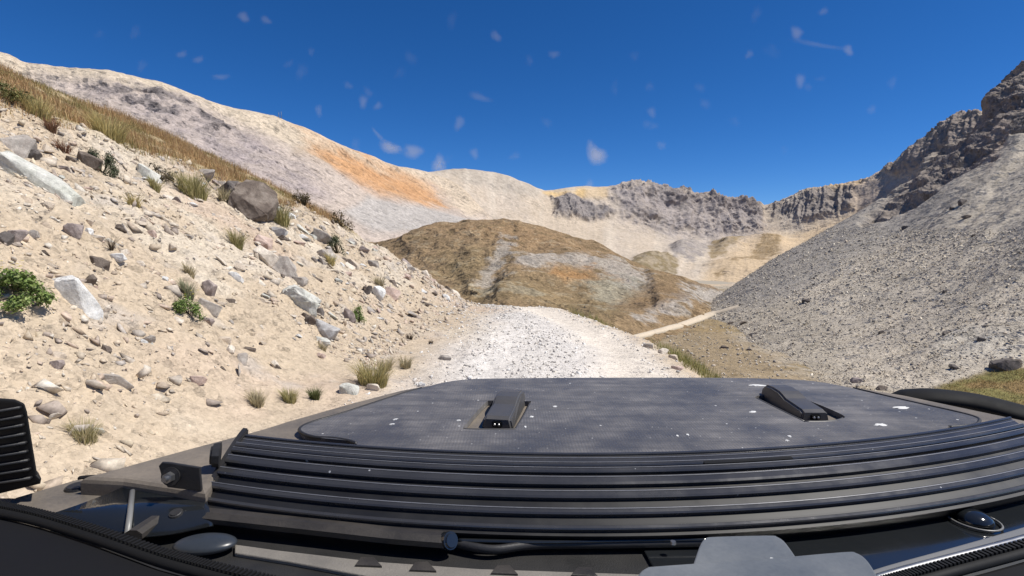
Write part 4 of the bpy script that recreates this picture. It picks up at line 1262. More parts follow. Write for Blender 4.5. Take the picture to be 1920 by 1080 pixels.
place_rock(72, 338, 190, 62, 'pale', 'long pale greenish slab jutting diagonally from the bank at the far left', 40, 11, 0.9, sink=0.2, npts=22)
place_rock(150, 582, 150, 74, 'white', 'large white slab lying flat on the bank beside the yellow-flowered plant', 42, 5, 0.5, sink=0.42, npts=20, rough=0.03)
place_rock(468, 384, 84, 84, 'brown', 'largest dark brown boulder, split on top, at the grass edge of the bank', 14, 23, 1.0, sink=0.05, cat='boulder', npts=22, rough=0.09)
place_rock(432, 364, 50, 52, 'dark', 'dark broken block leaning on the left of the largest brown boulder', -25, 24, 0.8)
place_rock(500, 393, 34, 30, 'tan', 'grey-tan rock tucked against the right foot of the largest brown boulder', 10, 26, 0.8)
place_rock(385, 329, 54, 26, 'grey', 'pale grey flat-topped rock in the grass above the tussocks', 6, 31, 0.9, rough=0.04)
place_rock(418, 345, 30, 18, 'cream', 'small cream rock between the flat-topped rock and the largest boulder', 5, 32)
place_rock(166, 306, 46, 30, 'brown', 'brown overhanging slab just left of the dark green shrub', 22, 41, 0.9)
place_rock(272, 318, 56, 28, 'pale', 'pale grey elongated rock right of the dark green shrub', 28, 42, 0.8)
place_rock(290, 328, 24, 18, 'white', 'whitish rounded end stone below the pale elongated rock', 10, 43)
place_rock(338, 348, 26, 20, 'grey', 'grey stone in the scree left of the olive tussock', 12, 44)
place_rock(35, 268, 62, 60, 'grey', 'big smooth grey boulder at the left frame edge above the long slab', 20, 51, 1.0, cat='boulder')
place_rock(62, 290, 26, 34, 'dark', 'dark rock wedged right of the smooth grey boulder', 10, 52)
place_rock(138, 456, 34, 44, 'mauve', 'purple-grey angular block standing above the white slab', 8, 61, 0.9)
place_rock(164, 452, 26, 20, 'white', 'white stone touching the purple-grey angular block', 0, 62)
place_rock(182, 470, 30, 14, 'cream', 'cream flat stone right of the purple-grey block', 8, 63)
place_rock(30, 478, 34, 40, 'mauve', 'brownish squared block above the yellow-flowered plant at the left', 18, 64, 0.9)
place_rock(10, 490, 30, 34, 'dark', 'dark grey block at the left frame edge beside the brownish one', 20, 65)
place_rock(62, 462, 26, 18, 'grey', 'low grey stone right of the brownish squared block', 5, 66)
place_rock(232, 434, 15, 34, 'grey', 'thin upright slab standing in the bare bank above the dead spiky plant', -20, 67, 0.6)
place_rock(165, 423, 20, 13, 'tan', 'small ochre stone high on the bank above the purple-grey block', 0, 68)
place_rock(222, 513, 36, 18, 'white', 'white rounded stone at the foot of the dead spiky plant', 3, 69)
place_rock(184, 519, 46, 30, 'brown', 'brown flat rock left of the white rounded stone', 14, 70, 0.9)
place_rock(262, 515, 24, 18, 'cream', 'cream stone right of the white rounded stone', 0, 71)
place_rock(168, 548, 22, 30, 'brown', 'brown sliver of rock along the upper edge of the white slab', 38, 72, 0.5)
place_rock(195, 592, 18, 26, 'cream', 'yellowish stone at the right side of the white slab', 30, 73)
place_rock(196, 667, 26, 22, 'brown', 'dark brown pointed stone below the white slab', 15, 74)
place_rock(104, 680, 32, 28, 'tan', 'tan stone below the yellow-flowered plant', 30, 75)
place_rock(106, 712, 24, 26, 'mauve', 'brownish stone below the tan stone, left of the grey patch', 15, 76)
place_rock(80, 804, 26, 19, 'brown', 'round brown stone on the flat ground beside the side lamp', 0, 77, cat='stone')
place_rock(105, 804, 22, 17, 'cream', 'pale round stone right of the round brown one', 0, 78, cat='stone')
place_rock(178, 812, 34, 14, 'pale', 'pale flat stone behind the dry tuft near the light bar', 4, 79)
place_rock(200, 706, 95, 34, 'grey', 'broad grey rock face barely showing through the lower bank', 8, 80, 0.5, sink=0.6)
place_rock(278, 640, 26, 20, 'grey', 'grey stone between the brown pointed stone and the bright green plant', 10, 81)
place_rock(392, 553, 30, 34, 'mauve', 'dark purple stone above the bright green plant', 15, 82)
place_rock(429, 564, 22, 28, 'brown', 'brown rounded stone right of the dark purple stone', 20, 83)
place_rock(440, 526, 36, 24, 'white', 'white-topped block above the purple and brown stones', 12, 84)
place_rock(392, 587, 44, 28, 'grey', 'grey slab leaning over the right of the bright green plant', 32, 85, 0.6)
place_rock(388, 612, 26, 18, 'mauve', 'mauve stone at the foot of the bright green plant', 5, 86)
place_rock(420, 640, 30, 16, 'tan', 'flat tan stone right below the mauve stone', 10, 87)
place_rock(465, 646, 30, 18, 'brown', 'dark crumbling rock in the middle of the bank', 10, 88, rough=0.14)
place_rock(455, 680, 22, 30, 'grey', 'grey triangular stone standing on the lower bank', -10, 89)
place_rock(430, 667, 20, 18, 'cream', 'cream stone left of the grey triangular stone', 5, 90)
place_rock(368, 724, 40, 20, 'pink', 'pink rock lying on the lower bank', 6, 91)
place_rock(528, 500, 44, 58, 'grey', 'dark grey rough block beside the big cream block', -28, 92, 0.9, rough=0.1)
place_rock(496, 490, 48, 46, 'cream', 'big cream block left of the dark grey rough block', 25, 93, 0.9)
place_rock(492, 452, 38, 34, 'pink', 'pink rounded rock above the big cream block', 20, 94, 0.9)
place_rock(520, 438, 46, 20, 'blue', 'blue-grey flat stones above the pink rounded rock', 12, 95, rough=0.12)
place_rock(600, 446, 44, 32, 'grey', 'flat grey rock left of the leafy shrub near the grass edge', 26, 96, 0.8)
place_rock(612, 482, 34, 36, 'grey', 'steep grey block under the leafy shrub', -20, 97)
place_rock(560, 568, 84, 46, 'pale', 'large pale weathered outcrop in the middle of the bank', 32, 98, 0.7, sink=0.5, rough=0.12)
place_rock(560, 532, 30, 26, 'grey', 'grey knob just above the large pale outcrop', 10, 99)
place_rock(608, 622, 66, 42, 'blue', 'blue-grey angular slab below the large pale outcrop', 24, 100, 0.8)
place_rock(582, 612, 20, 26, 'brown', 'brown broken edge left of the blue-grey slab', -10, 101)
place_rock(598, 588, 18, 22, 'dark', 'small dark rock at the right end of the pale outcrop', 0, 102)
place_rock(600, 645, 46, 16, 'pale', 'pale greenish ledge below the blue-grey slab', 10, 103, sink=0.5)
place_rock(706, 553, 30, 32, 'white', 'white block with a dark side above the round green plant', 30, 104, 0.9)
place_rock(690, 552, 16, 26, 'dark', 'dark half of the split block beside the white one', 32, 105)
place_rock(734, 552, 32, 26, 'pink', 'pinkish rock right of the white block', 20, 106)
place_rock(650, 590, 36, 32, 'mauve', 'mauve stone left of the round green plant', 10, 107)
place_rock(655, 736, 42, 28, 'pale', 'pale rock poking up beside the bonnet edge', 8, 108)
place_rock(700, 730, 30, 20, 'cream', 'cream rounded rock under the wide dry clump by the bonnet', 0, 109)
place_rock(834, 675, 26, 12, 'grey', 'dark-sided grey stone at the left edge of the road', 4, 110, cat='stone')
place_rock(792, 719, 18, 14, 'white', 'white stone by the bonnet at the left road edge', 0, 111, cat='stone')
place_rock(700, 500, 26, 20, 'grey', 'grey stone high on the bank below the last grass', 15, 112)
place_rock(655, 500, 24, 18, 'cream', 'cream stone below the leafy shrub on the upper bank', 25, 113)
place_rock(735, 470, 28, 20, 'grey', 'grey rock at the far tip of the grass line', 15, 114)
place_rock(285, 445, 22, 16, 'pink', 'small pink stone right of the thin upright slab', 12, 115)
place_rock(335, 610, 22, 14, 'cream', 'small cream stone left of the bright green plant', 12, 116)
# stones on the road's right lip
place_rock(1080, 583, 16, 9, 'grey', 'small grey stone on the far crest of the road', 0, 120, cat='stone')
place_rock(1245, 660, 26, 18, 'cream', 'cream stone on the right lip of the road', 8, 121, cat='stone')
place_rock(1262, 672, 20, 14, 'tan', 'tan stone just below the cream one on the right road lip', 5, 122, cat='stone')
place_rock(1215, 645, 22, 15, 'grey', 'grey stone on the right road lip farther ahead', 10, 123, cat='stone')
place_rock(1270, 690, 24, 14, 'pink', 'pinkish stone where the right road lip meets the bonnet', 5, 124, cat='stone')


def hit_right(px, py):
    """talus or valley floor point under a pixel"""
    gpx, gpy, gP = RT
    d2 = (gpx - px) ** 2 + (gpy - py) ** 2 + np.where(gP[..., 1] > 160, 1e6, 0)
    k = np.argmin(d2); a = gP.reshape(-1, 3)[k]
    dx, dz = rays(px, py)
    if dz < 0:
        Yv = (-11.0 - CZ) / dz
        if d2.ravel()[k] > 400 or Yv < a[1]:
            x = dx * Yv
            return np.array([x, Yv, float(valley_z(np.array([x]), np.array([Yv]))[0])])
    return a


for (x, y, wv_, hv, cc, lab) in (
    (1885, 684, 54, 30, 'dark', 'large dark boulder at the foot of the talus by the brown turf'),
    (1908, 680, 18, 16, 'brown', 'smaller dark rock touching the right of the large talus boulder'),
    (1653, 727, 24, 18, 'brown', 'dark brown rock just beyond the right corner of the bonnet'),
    (1606, 715, 20, 15, 'mauve', 'brown stone left of the dark rock beyond the bonnet corner'),
    (1510, 561, 16, 12, 'dark', 'dark rock alone on the talus above the pale track end'),
    (1808, 384, 17, 14, 'dark', 'dark rounded outcrop high on the talus below the cliff'),
    (1814, 406, 20, 8, 'brown', 'flat brown rock just below the dark rounded outcrop'),
    (1788, 395, 11, 8, 'brown', 'small brown rock left of the dark rounded outcrop'),
    (1698, 428, 12, 9, 'dark', 'small dark rock on the talus at the dark strip edge'),
    (1825, 440, 11, 7, 'dark', 'small dark rock on the upper talus below the outcrop group'),
    (1651, 622, 16, 10, 'dark', 'dark stone in the middle of the talus'),
    (1789, 690, 18, 14, 'dark', 'pointed dark stone left of the large talus boulder'),
    (1775, 627, 14, 10, 'dark', 'dark stone above the pointed one on the talus'),
    (1840, 640, 16, 12, 'dark', 'dark stone on the talus above the large boulder'),
    (1395, 602, 20, 7, 'brown', 'low dark rock right of the far end of the pale track'),
    (1370, 605, 16, 6, 'brown', 'low dark rock beside the pale track'),
    (1412, 626, 16, 9, 'dark', 'dark rock on the gravel below the pale track'),
    (1360, 650, 18, 9, 'brown', 'brown rock on the gravel between road and talus'),
    (1402, 652, 16, 8, 'dark', 'dark rock right of the brown one on the gravel'),
    (1770, 538, 11, 8, 'dark', 'small dark stone on the bare middle talus')):
    place_rock(x, y, wv_, hv, cc, lab, 0, int(x + y), 0.9, hitf=hit_right, cat='rock', sink=0.25)

# unremarkable stones of hand to head size on the bank: each its own object
med = []
CN = ('tan', 'cream', 'grey', 'pink', 'pale', 'tan', 'cream', 'mauve', 'white', 'brown')
WORD = dict(tan='tan', cream='cream', grey='grey', pink='pinkish', mauve='purple-grey', pale='pale greenish', brown='brown', blue='blue-grey', white='white')
for c_ in CN:
    for k in range(3):
        me = rock_mesh('bank_stone', (1, 0.8, 0.6), 700 + len(med), 13, 0.05, 1)
        me.materials.append(RM[c_]); med.append((c_, me))
LAND = ((72, 338, 'the long pale slab'), (150, 582, 'the large white slab'), (462, 380, 'the largest brown boulder'), (385, 329, 'the flat-topped grey rock'), (193, 296, 'the dark green shrub'),
        (42, 582, 'the yellow-flowered plant'), (357, 592, 'the bright green plant'), (138, 456, 'the purple-grey block'), (211, 487, 'the dead spiky plant'), (528, 500, 'the dark rough block'),
        (560, 568, 'the large pale outcrop'), (608, 622, 'the blue-grey slab'), (672, 590, 'the round green plant'), (706, 553, 'the white split block'), (632, 461, 'the leafy shrub'), (700, 706, 'the wide dry clump'),
        (482, 752, 'the straw tuft by the light bar'), (160, 826, 'the tuft near the side lamp'), (368, 724, 'the pink rock on the lower bank'), (200, 706, 'the broad grey rock face'), (196, 667, 'the dark pointed stone'),
        (445, 456, 'the grey-green tuft'), (252, 400, 'the thin yellow tuft'), (834, 675, 'the dark-sided road-edge stone'), (455, 680, 'the grey triangular stone'), (740, 480, 'the far tip of the grass'))
used = set(); cnt = 0; tries = 0
while cnt < 240 and tries < 6000:
    tries += 1
    y = random.uniform(4.2, 19.5); x = random.uniform(-8.3, -1.2)
    d = float(foot_x(y)) - x
    if d < 0.1 or d > float(grass_d(y)) - 0.1: continue
    z = float(near_z(np.array([x]), np.array([y]))[0])
    pxx, pyy = project(np.array([x, y, z]))
    if pxx < 5 or pyy > 900: continue
    c_, me = random.choice(med)
    big = random.random() < 0.3
    lx, ly, nm = min(LAND, key=lambda q: (q[0] - pxx) ** 2 + (q[1] - pyy) ** 2)
    ax_, ay_ = pxx - lx, pyy - ly; gap = math.hypot(ax_, ay_)
    side = ('above' if ay_ < 0 else 'below') if abs(ay_) > abs(ax_) else ('left of' if ax_ < 0 else 'right of')
    far_ = 'just ' if gap < 45 else 'well ' if gap > 90 else 'a little way '
    lab = '%s %s stone %s%s %s' % ('larger' if big else 'small', WORD[c_], far_, side, nm)
    if lab in used or gap < 14: continue
    used.add(lab)
    s = (random.uniform(19, 27) if big else random.uniform(9, 16)) * y / F
    o = bpy.data.objects.new('bank_stone', me); COL.objects.link(o)
    o.location = (x, y, z + s * 0.10); o.scale = (s * random.uniform(0.9, 1.5), s, s * random.uniform(0.6, 1.1))
    o.rotation_euler = (R(random.uniform(-20, 20)), R(35 + random.uniform(-25, 20)), R(random.uniform(-40, 40)))
    tag(o, lab, 'stone', 'loose stones on the cut bank')
    cnt += 1

# ------------------------------------------------------------------ plants
M_leaf = leaf_mat('leaf')


def blades(name, roots, heights, widths, bend, colr, mat, parent=None, seg=2, lean=None):
    """grass blades as bent strips"""
    n = len(roots)
    az = rng.uniform(0, 2 * np.pi, n)
    dirv = np.stack([np.cos(az), np.sin(az), np.zeros(n)], -1)
    if lean is not None: dirv = dirv * 0.6 + lean
    side = np.stack([-np.sin(az), np.cos(az), np.zeros(n)], -1)
    b = rng.uniform(0.3, 1.0, n) * bend
    V = []
    for k in range(seg + 1):
        t = k / seg
        c = roots + np.array([0, 0, 1]) * (heights * t * (1 - 0.25 * b * t))[:, None] + dirv * (heights * b * t * t)[:, None]
        wv_ = widths * (1 - 0.85 * t)
        V.append(c - side * wv_[:, None]); V.append(c + side * wv_[:, None])
    V = np.stack(V, 1)
    m_ = 2 * (seg + 1)
    base = (np.arange(n) * m_)[:, None, None]
    q = np.array([[2 * k, 2 * k + 1, 2 * k + 3, 2 * k + 2] for k in range(seg)])[None]
    Fc = (base + q).reshape(-1, 4)
    return mesh_obj(name, V.reshape(-1, 3), Fc, mat, parent, cols=np.repeat(colr, m_, 0))


GRASS = np.array([[0.22, 0.19, 0.08], [0.29, 0.225, 0.10], [0.38, 0.275, 0.13], [0.33, 0.205, 0.105], [0.35, 0.21, 0.12], [0.46, 0.35, 0.18], [0.40, 0.265, 0.135]])
# dense dry grass and low scrub along the top of the bank
n = 130000
by = rng.uniform(3.0, 23.0, n); dd = rng.uniform(-0.15, 5.5, n) ** 1.0
dd = grass_d(by) + dd
sl = (foot_x(by + 0.5) - foot_x(by - 0.5)); cosn = 1 / np.sqrt(1 + sl ** 2)
bx = foot_x(by) - dd / cosn
pp = np.stack([bx, by, 0 * bx], -1)
den = fbm(pp * 0.9, 3, 601); den2 = fbm(pp * 2.6, 2, 602)
keep = rng.uniform(0, 1, n) < np.clip(0.55 + 0.9 * den + 0.4 * den2 + 0.25 * (dd - grass_d(by)), 0, 1)
keep &= bx > -16
bx, by, den, den2 = bx[keep], by[keep], den[keep], den2[keep]; n = len(bx)
ht = np.clip(0.15 + 0.17 * den + 0.15 * den2, 0.04, 0.5) * rng.uniform(0.6, 1.3, n)
tone = np.clip(0.42 + den * 1.3 + 0.02 * (by - 10) + rng.normal(0, 0.22, n), 0, 0.999)
gc = np.array([1.32, 1.32, 1.28]) * GRASS[(np.clip(tone, 0, 0.999) * len(GRASS)).astype(int)] * rng.uniform(0.6, 1.1, (n, 1))
o = blades('dry_grass', np.stack([bx, by, near_z(bx, by) - 0.02], -1), ht, rng.uniform(0.003, 0.008, n), 0.55, gc, M_leaf)
tag(o, 'dense dry brown grass along the top of the bank', 'grass', kind='stuff')
# grass on the right lip of the road and on the turf of the valley floor
n = 6000
ry = rng.uniform(5.0, 15, n); rx = edge_x(ry) + np.abs(rng.normal(0.25, 0.35, n)) + 0.1
dn = fbm(np.stack([rx, ry, 0 * rx], -1) * 1.5, 2, 611); keep = rng.uniform(0, 1, n) < np.clip(0.35 + 1.2 * dn, 0, 1)
rx, ry = rx[keep], ry[keep]; n = len(rx)
gg = np.array([[0.30, 0.27, 0.10], [0.24, 0.23, 0.08], [0.36, 0.30, 0.14], [0.18, 0.19, 0.06]])
o = blades('verge_grass', np.stack([rx, ry, near_z(rx, ry) - 0.02], -1), rng.uniform(0.08, 0.26, n), rng.uniform(0.003, 0.007, n), 0.6, gg[rng.integers(0, 4, n)], M_leaf)
tag(o, 'yellow-green grass along the right edge of the road', 'grass', kind='stuff')
gpx_, gpy_, gP_ = RT
tm = np.where((turfm > 0.6).ravel())[0]
ii = rng.choice(tm, 16000)
jt = rng.normal(0, 0.25, (len(ii), 3)) * np.array([1, 1, 0])
ok = gpy_.ravel()[ii] < 830
ii, jt = ii[ok], jt[ok]; n = len(ii)
tg = np.array([[0.30, 0.19, 0.07], [0.24, 0.19, 0.07], [0.35, 0.24, 0.10], [0.19, 0.18, 0.06]])
o = blades('valley_turf', gP_.reshape(-1, 3)[ii] + jt - (0, 0, 0.04), rng.uniform(0.08, 0.26, n), rng.uniform(0.012, 0.03, n), 0.7, tg[rng.integers(0, 4, n)], M_leaf)
tag(o, 'brown and olive turf at the foot of the talus', 'turf', kind='stuff')


def tuft(px, py, size_px, colr, label, nb=220, wide=1.0, cat='grass tuft', name='grass_tuft', stiff=0.7, hgt=1.0):
    h = hit_near(px, py + size_px * 0.3)
    if h is None: return
    nb = int(nb * 1.5)
    k = h[1] / F; s = size_px * k
    ang = rng.uniform(0, 2 * np.pi, nb); rr = np.sqrt(rng.uniform(0, 1, nb)) * s * 0.32 * wide
    x = h[0] + np.cos(ang) * rr; y = h[1] + np.sin(ang) * rr
    roots = np.stack([x, y, near_z(x, y) - 0.01], -1) - h
    lean = np.stack([np.cos(ang), np.sin(ang), 0 * ang], -1) * 0.8
    cc = np.array(colr)[rng.integers(0, len(colr), nb)] * rng.uniform(0.75, 1.3, (nb, 1))
    o = blades(name, roots, s * hgt * rng.uniform(0.45, 1.0, nb), np.full(nb, max(0.0016, 0.65 * k)), stiff, cc, M_leaf, lean=lean)
    o.location = h
    tag(o, label, cat)
    return o


YG = [(0.52, 0.42, 0.18), (0.44, 0.36, 0.16), (0.36, 0.31, 0.13)]
OL = [(0.25, 0.24, 0.09), (0.33, 0.29, 0.13), (0.42, 0.36, 0.18)]
DR = [(0.42, 0.36, 0.22), (0.35, 0.30, 0.18), (0.50, 0.43, 0.28)]
DK = [(0.09, 0.065, 0.045), (0.13, 0.10, 0.07)]
tuft(205, 246, 54, YG, 'yellow tussock at the grass edge above the dark green shrub', 300, 1.3)
tuft(70, 205, 46, YG, 'yellow tussock at the grass edge near the left frame', 260, 1.2)
tuft(362, 352, 50, OL, 'olive tussock left of the largest brown boulder', 320, 1.3)
tuft(445, 456, 40, OL, 'grey-green grass tuft on bare earth below the largest boulder', 160, 0.7)
tuft(252, 400, 32, YG, 'thin yellow tuft on the bare bank below the dark green shrub', 120, 0.8)
tuft(290, 345, 28, OL, 'small green tuft under the pale elongated rock', 120, 0.8)
tuft(523, 412, 46, OL, 'green clump in front of the rocks right of the largest boulder', 260, 1.2)
tuft(420, 372, 36, DR, 'straw-coloured tuft in the shade of the largest boulder', 120, 0.7)
tuft(712, 532, 22, DR, 'small straw tuft high above the round green plant', 80)
tuft(482, 754, 32, DR, 'straw-coloured tuft nearest the light bar left of the bonnet', 240, 1.0)
tuft(543, 748, 30, OL, 'olive tuft in the middle of the three by the bonnet edge', 220, 1.1)
tuft(590, 743, 27, [(0.10, 0.12, 0.04), (0.15, 0.16, 0.06)], 'dark green tuft, rightmost of the three by the bonnet edge', 200, 0.9)
tuft(700, 708, 54, OL + YG, 'wide dry yellowish clump beside the bonnet at the bank foot', 420, 1.5)
tuft(722, 686, 34, DR, 'straw tuft directly behind the wide dry clump', 160)
tuft(760, 682, 28, DR, 'small greyish tuft right of the wide dry clump', 120)
tuft(768, 632, 14, DK, 'tiny dark tuft on the bank slope near the road', 60)
tuft(808, 642, 10, DK, 'tiniest dark tuft at the bank foot near the road', 40)
tuft(160, 826, 46, OL + DR, 'olive and straw tuft on flat ground near the side lamp', 260, 1.2)
tuft(211, 487, 36, DK, 'dead dark spiky plant standing on the bare bank', 34, 0.25, 'plant', 'spiky_plant', 0.9)
tuft(352, 557, 34, [(0.30, 0.30, 0.19), (0.24, 0.25, 0.15)], 'grey-green tuft just above the bright green plant', 160, 0.8)
tuft(355, 518, 26, DR, 'straw tuft higher up from the bright green plant', 110, 0.9)
tuft(120, 270, 30, [(0.20, 0.09, 0.05), (0.14, 0.08, 0.05)], 'reddish-brown dry plant on the upper bank left of the shrub', 110, 0.9, 'plant', 'dry_plant')
tuft(95, 232, 28, [(0.20, 0.10, 0.06), (0.15, 0.09, 0.05)], 'reddish dry plant just under the left grass edge', 110, 0.9, 'plant', 'dry_plant')
tuft(605, 660, 18, DR, 'faint straw tuft below the blue-grey slab', 70)
tuft(620, 500, 22, YG, 'yellow tuft below the steep grey block', 90)
tuft(1330, 688, 50, [(0.26, 0.26, 0.07), (0.34, 0.30, 0.12)], 'bright yellow-green tuft at the right road edge beside the bonnet', 260, 1.4)
tuft(855, 520, 26, DR, 'dry clump on the spur skyline where the bank ends', 140)


def leafy(px, py, wpx, hpx, colr, label, nl=420, leaf=0.012, flowers=None, name='leafy_plant', cat='plant'):
    """low bushy plant: stems and many small leaf faces in its volume"""
    h = hit_near(px, py + hpx * 0.35)
    if h is None: return
    k = h[1] / F; W, H = wpx * k, hpx * k
    root = empty(name, tuple(h)); tag(root, label, cat)
    # lumpy volume made of several sub-clumps
    nc = 18
    aa = rng.uniform(0, 2 * np.pi, nc); r_ = np.sqrt(rng.uniform(0, 1, nc)) * 0.36
    cc = np.stack([np.cos(aa) * r_ * W, np.sin(aa) * r_ * W, (0.14 + 0.62 * (1 - (r_ / 0.36) ** 2) * rng.uniform(0.5, 1, nc)) * H], -1)
    cc[:, 2] += -cc[:, 0] * 0.6
    which = rng.integers(0, nc, nl)
    dv = rng.normal(size=(nl, 3)); dv /= np.linalg.norm(dv, axis=1, keepdims=True)
    rad = rng.uniform(0.3, 1.0, nl)[:, None] * np.array([0.16 * W, 0.16 * W, 0.2 * H])
    c = cc[which] + dv * rad
    c[:, 2] = np.maximum(c[:, 2], 0.01 - c[:, 0] * 0.6)
    up = dv + rng.normal(0, 0.5, (nl, 3)) + np.array([0, 0, 0.5]); up /= np.linalg.norm(up, axis=1, keepdims=True)
    a = np.cross(up, rng.normal(size=(nl, 3))); a /= np.linalg.norm(a, axis=1, keepdims=True); b = np.cross(up, a)
    L = leaf * rng.uniform(0.7, 1.5, nl)[:, None]
    V = np.stack([c - a * L, c + b * L * 0.5 + up * L * 0.15, c + a * L, c - b * L * 0.5 + up * L * 0.15], 1)
    Fc = np.arange(nl * 4).reshape(nl, 4)
    col = np.array(colr)[rng.integers(0, len(colr), nl)] * rng.uniform(0.7, 1.35, (nl, 1))
    mesh_obj('foliage', V.reshape(-1, 3) + h, Fc, M_leaf, root, cols=np.repeat(col, 4, 0))
    st = np.zeros((nc * 3, 3)); tops = cc[rng.integers(0, nc, nc * 3)]
    VV, FF = [], []
    for t in tops:
        s_ = 0.003 * max(1, k * 300)
        i = len(VV)
        VV += [h + (-s_, 0, -0.02), h + (s_, 0, -0.02), h + t + (s_ * 0.5, 0, 0), h + t + (-s_ * 0.5, 0, 0), h + (0, -s_, -0.02), h + (0, s_, -0.02), h + t + (0, s_ * 0.5, 0), h + t + (0, -s_ * 0.5, 0)]
        FF += [(i, i + 1, i + 2, i + 3), (i + 4, i + 5, i + 6, i + 7)]
    mesh_obj('stem', np.array(VV), FF, M_leaf, root, cols=np.tile(np.array([0.10, 0.08, 0.04]), (len(VV), 1)))
    if flowers:
        nf = flowers
        fc = np.stack([rng.uniform(-0.3, 0.25, nf) * W, rng.uniform(-0.3, 0.1, nf) * W, H * rng.uniform(0.75, 1.0, nf)], -1) + h
        d_ = 0.012
        V = np.stack([fc + (-d_, 0, 0), fc + (0, -d_, 0.004), fc + (d_, 0, 0), fc + (0, d_, 0.004)], 1).reshape(-1, 3)
        mesh_obj('blossom', V, np.arange(nf * 4).reshape(nf, 4), M_leaf, root, cols=np.tile(np.array([0.62, 0.52, 0.04]), (nf * 4, 1)))
    return root


GR = [(0.16, 0.23, 0.06), (0.21, 0.28, 0.08), (0.11, 0.16, 0.045), (0.27, 0.32, 0.12)]
DG = [(0.06, 0.075, 0.04), (0.09, 0.11, 0.06), (0.045, 0.055, 0.03), (0.14, 0.155, 0.09)]
leafy(42, 582, 120, 84, GR, 'large green plant with a few yellow flowers beside the white slab', 3000, 0.013, 14)
leafy(357, 592, 60, 48, [(0.16, 0.22, 0.06), (0.20, 0.26, 0.08), (0.10, 0.15, 0.04)], 'bright green low plant under the grey leaning slab', 1300, 0.011, 5)
leafy(672, 590, 34, 40, GR[:3], 'round green plant beside the mauve stone on the right of the bank', 800, 0.012)
leafy(632, 461, 40, 46, DG + [(0.10, 0.13, 0.05)], 'leafy dark shrub at the grass edge near the bank end', 1000, 0.015)
leafy(193, 296, 56, 74, DG, 'dark green shrub on the upper bank beside the overhanging slab', 2000, 0.013, name='shrub', cat='shrub')
leafy(300, 318, 60, 40, [(0.11, 0.09, 0.06), (0.15, 0.12, 0.08), (0.08, 0.07, 0.05)], 'dull purple-brown shrub at the grass edge behind the pale elongated rock', 520, 0.018, name='shrub', cat='shrub')
leafy(30, 178, 80, 64, [(0.15, 0.15, 0.05), (0.20, 0.18, 0.07), (0.10, 0.11, 0.04)], 'olive bush in the grass at the upper left corner of the bank', 900, 0.02, name='shrub', cat='shrub')
leafy(570, 385, 50, 44, [(0.12, 0.10, 0.05), (0.17, 0.13, 0.07), (0.09, 0.08, 0.04)], 'brown-olive bush at the grass edge right of the largest boulder', 460, 0.022, name='shrub', cat='shrub')
leafy(640, 415, 56, 40, [(0.13, 0.10, 0.05), (0.18, 0.13, 0.07), (0.09, 0.08, 0.04)], 'brown bush above the leafy dark shrub', 460, 0.024, name='shrub', cat='shrub')
leafy(700, 440, 50, 34, [(0.12, 0.085, 0.045), (0.16, 0.12, 0.06)], 'last brown bush at the tip of the grass line', 420, 0.026, name='shrub', cat='shrub')

# ------------------------------------------------------------------ pale track across the valley, poles on the ridge
from mathutils.bvhtree import BVHTree
trees = []
for ob in (hill_o, talus_o, vf):
    me = ob.data
    trees.append(BVHTree.FromPolygons([v.co for v in me.vertices], [p.vertices[:] for p in me.polygons]))


def drop(x, y):
    """height of the highest of hill, talus and valley floor under a point"""
    zs = [t.ray_cast(Vector((x, y, 60)), Vector((0, 0, -1)))[0] for t in trees]
    zs = [q.z for q in zs if q is not None]
    return max(zs) if zs else -11.0


def ray_far(px_, py_):
    dx, dz = rays(px_, py_)
    d = Vector((float(dx), 1.0, float(dz))).normalized()
    hs_ = [t.ray_cast(Vector((0, 0, CZ)), d) for t in trees]
    hs_ = [(h_[3], h_[0]) for h_ in hs_ if h_[0] is not None]
    return min(hs_, key=lambda q: q[0])[1] if hs_ else None


VV = []
for a, b in spl([(1185, 634), (1212, 628), (1250, 617), (1300, 603), (1340, 588), (1388, 573)], 70):
    h_ = ray_far(a, b)
    if h_ is not None: VV.append(h_[:])
VV = np.array(VV)
ker = np.ones(9) / 9
for k in (0, 1):
    VV[:, k] = np.convolve(np.pad(VV[:, k], 4, mode='edge'), ker, 'valid')
T = np.gradient(VV, axis=0); T[:, 2] = 0; T /= np.linalg.norm(T, axis=1, keepdims=True) + 1e-9
S = np.stack([T[:, 1], -T[:, 0], 0 * T[:, 0]], -1)
wd = (0.34 + 0.06 * fbm(VV * 0.3, 3, 77) + np.linspace(0, 0.3, len(VV)))[:, None]
rowsT = []
for f_, up_ in ((-1.5, -0.15), (-1, 0.10), (0, 0.14), (1, 0.10), (1.5, -0.15)):
    Q = VV + S * wd * f_
    Q[:, 2] = [drop(x, y) + up_ for x, y in Q[:, :2]]
    Q[:, 2] = np.convolve(np.pad(Q[:, 2], 6, mode='edge'), np.ones(13) / 13, 'valid') + 0.12
    rowsT.append(Q)
Vt = np.stack(rowsT, 1)
cT = np.tile(np.array([0.52, 0.44, 0.335]), (Vt.shape[0] * 5, 1))
cT[0::5] = (0.3, 0.26, 0.2); cT[4::5] = (0.3, 0.26, 0.2)
o = mesh_obj('track', Vt.reshape(-1, 3), grid_faces(Vt.shape[0], 5), terrain_mat('pale_track', 0.4, 0.05, contrast=0.12), cols=cT, smooth_sh=True)
tag(o, 'pale dirt track crossing the valley floor', kind='structure')

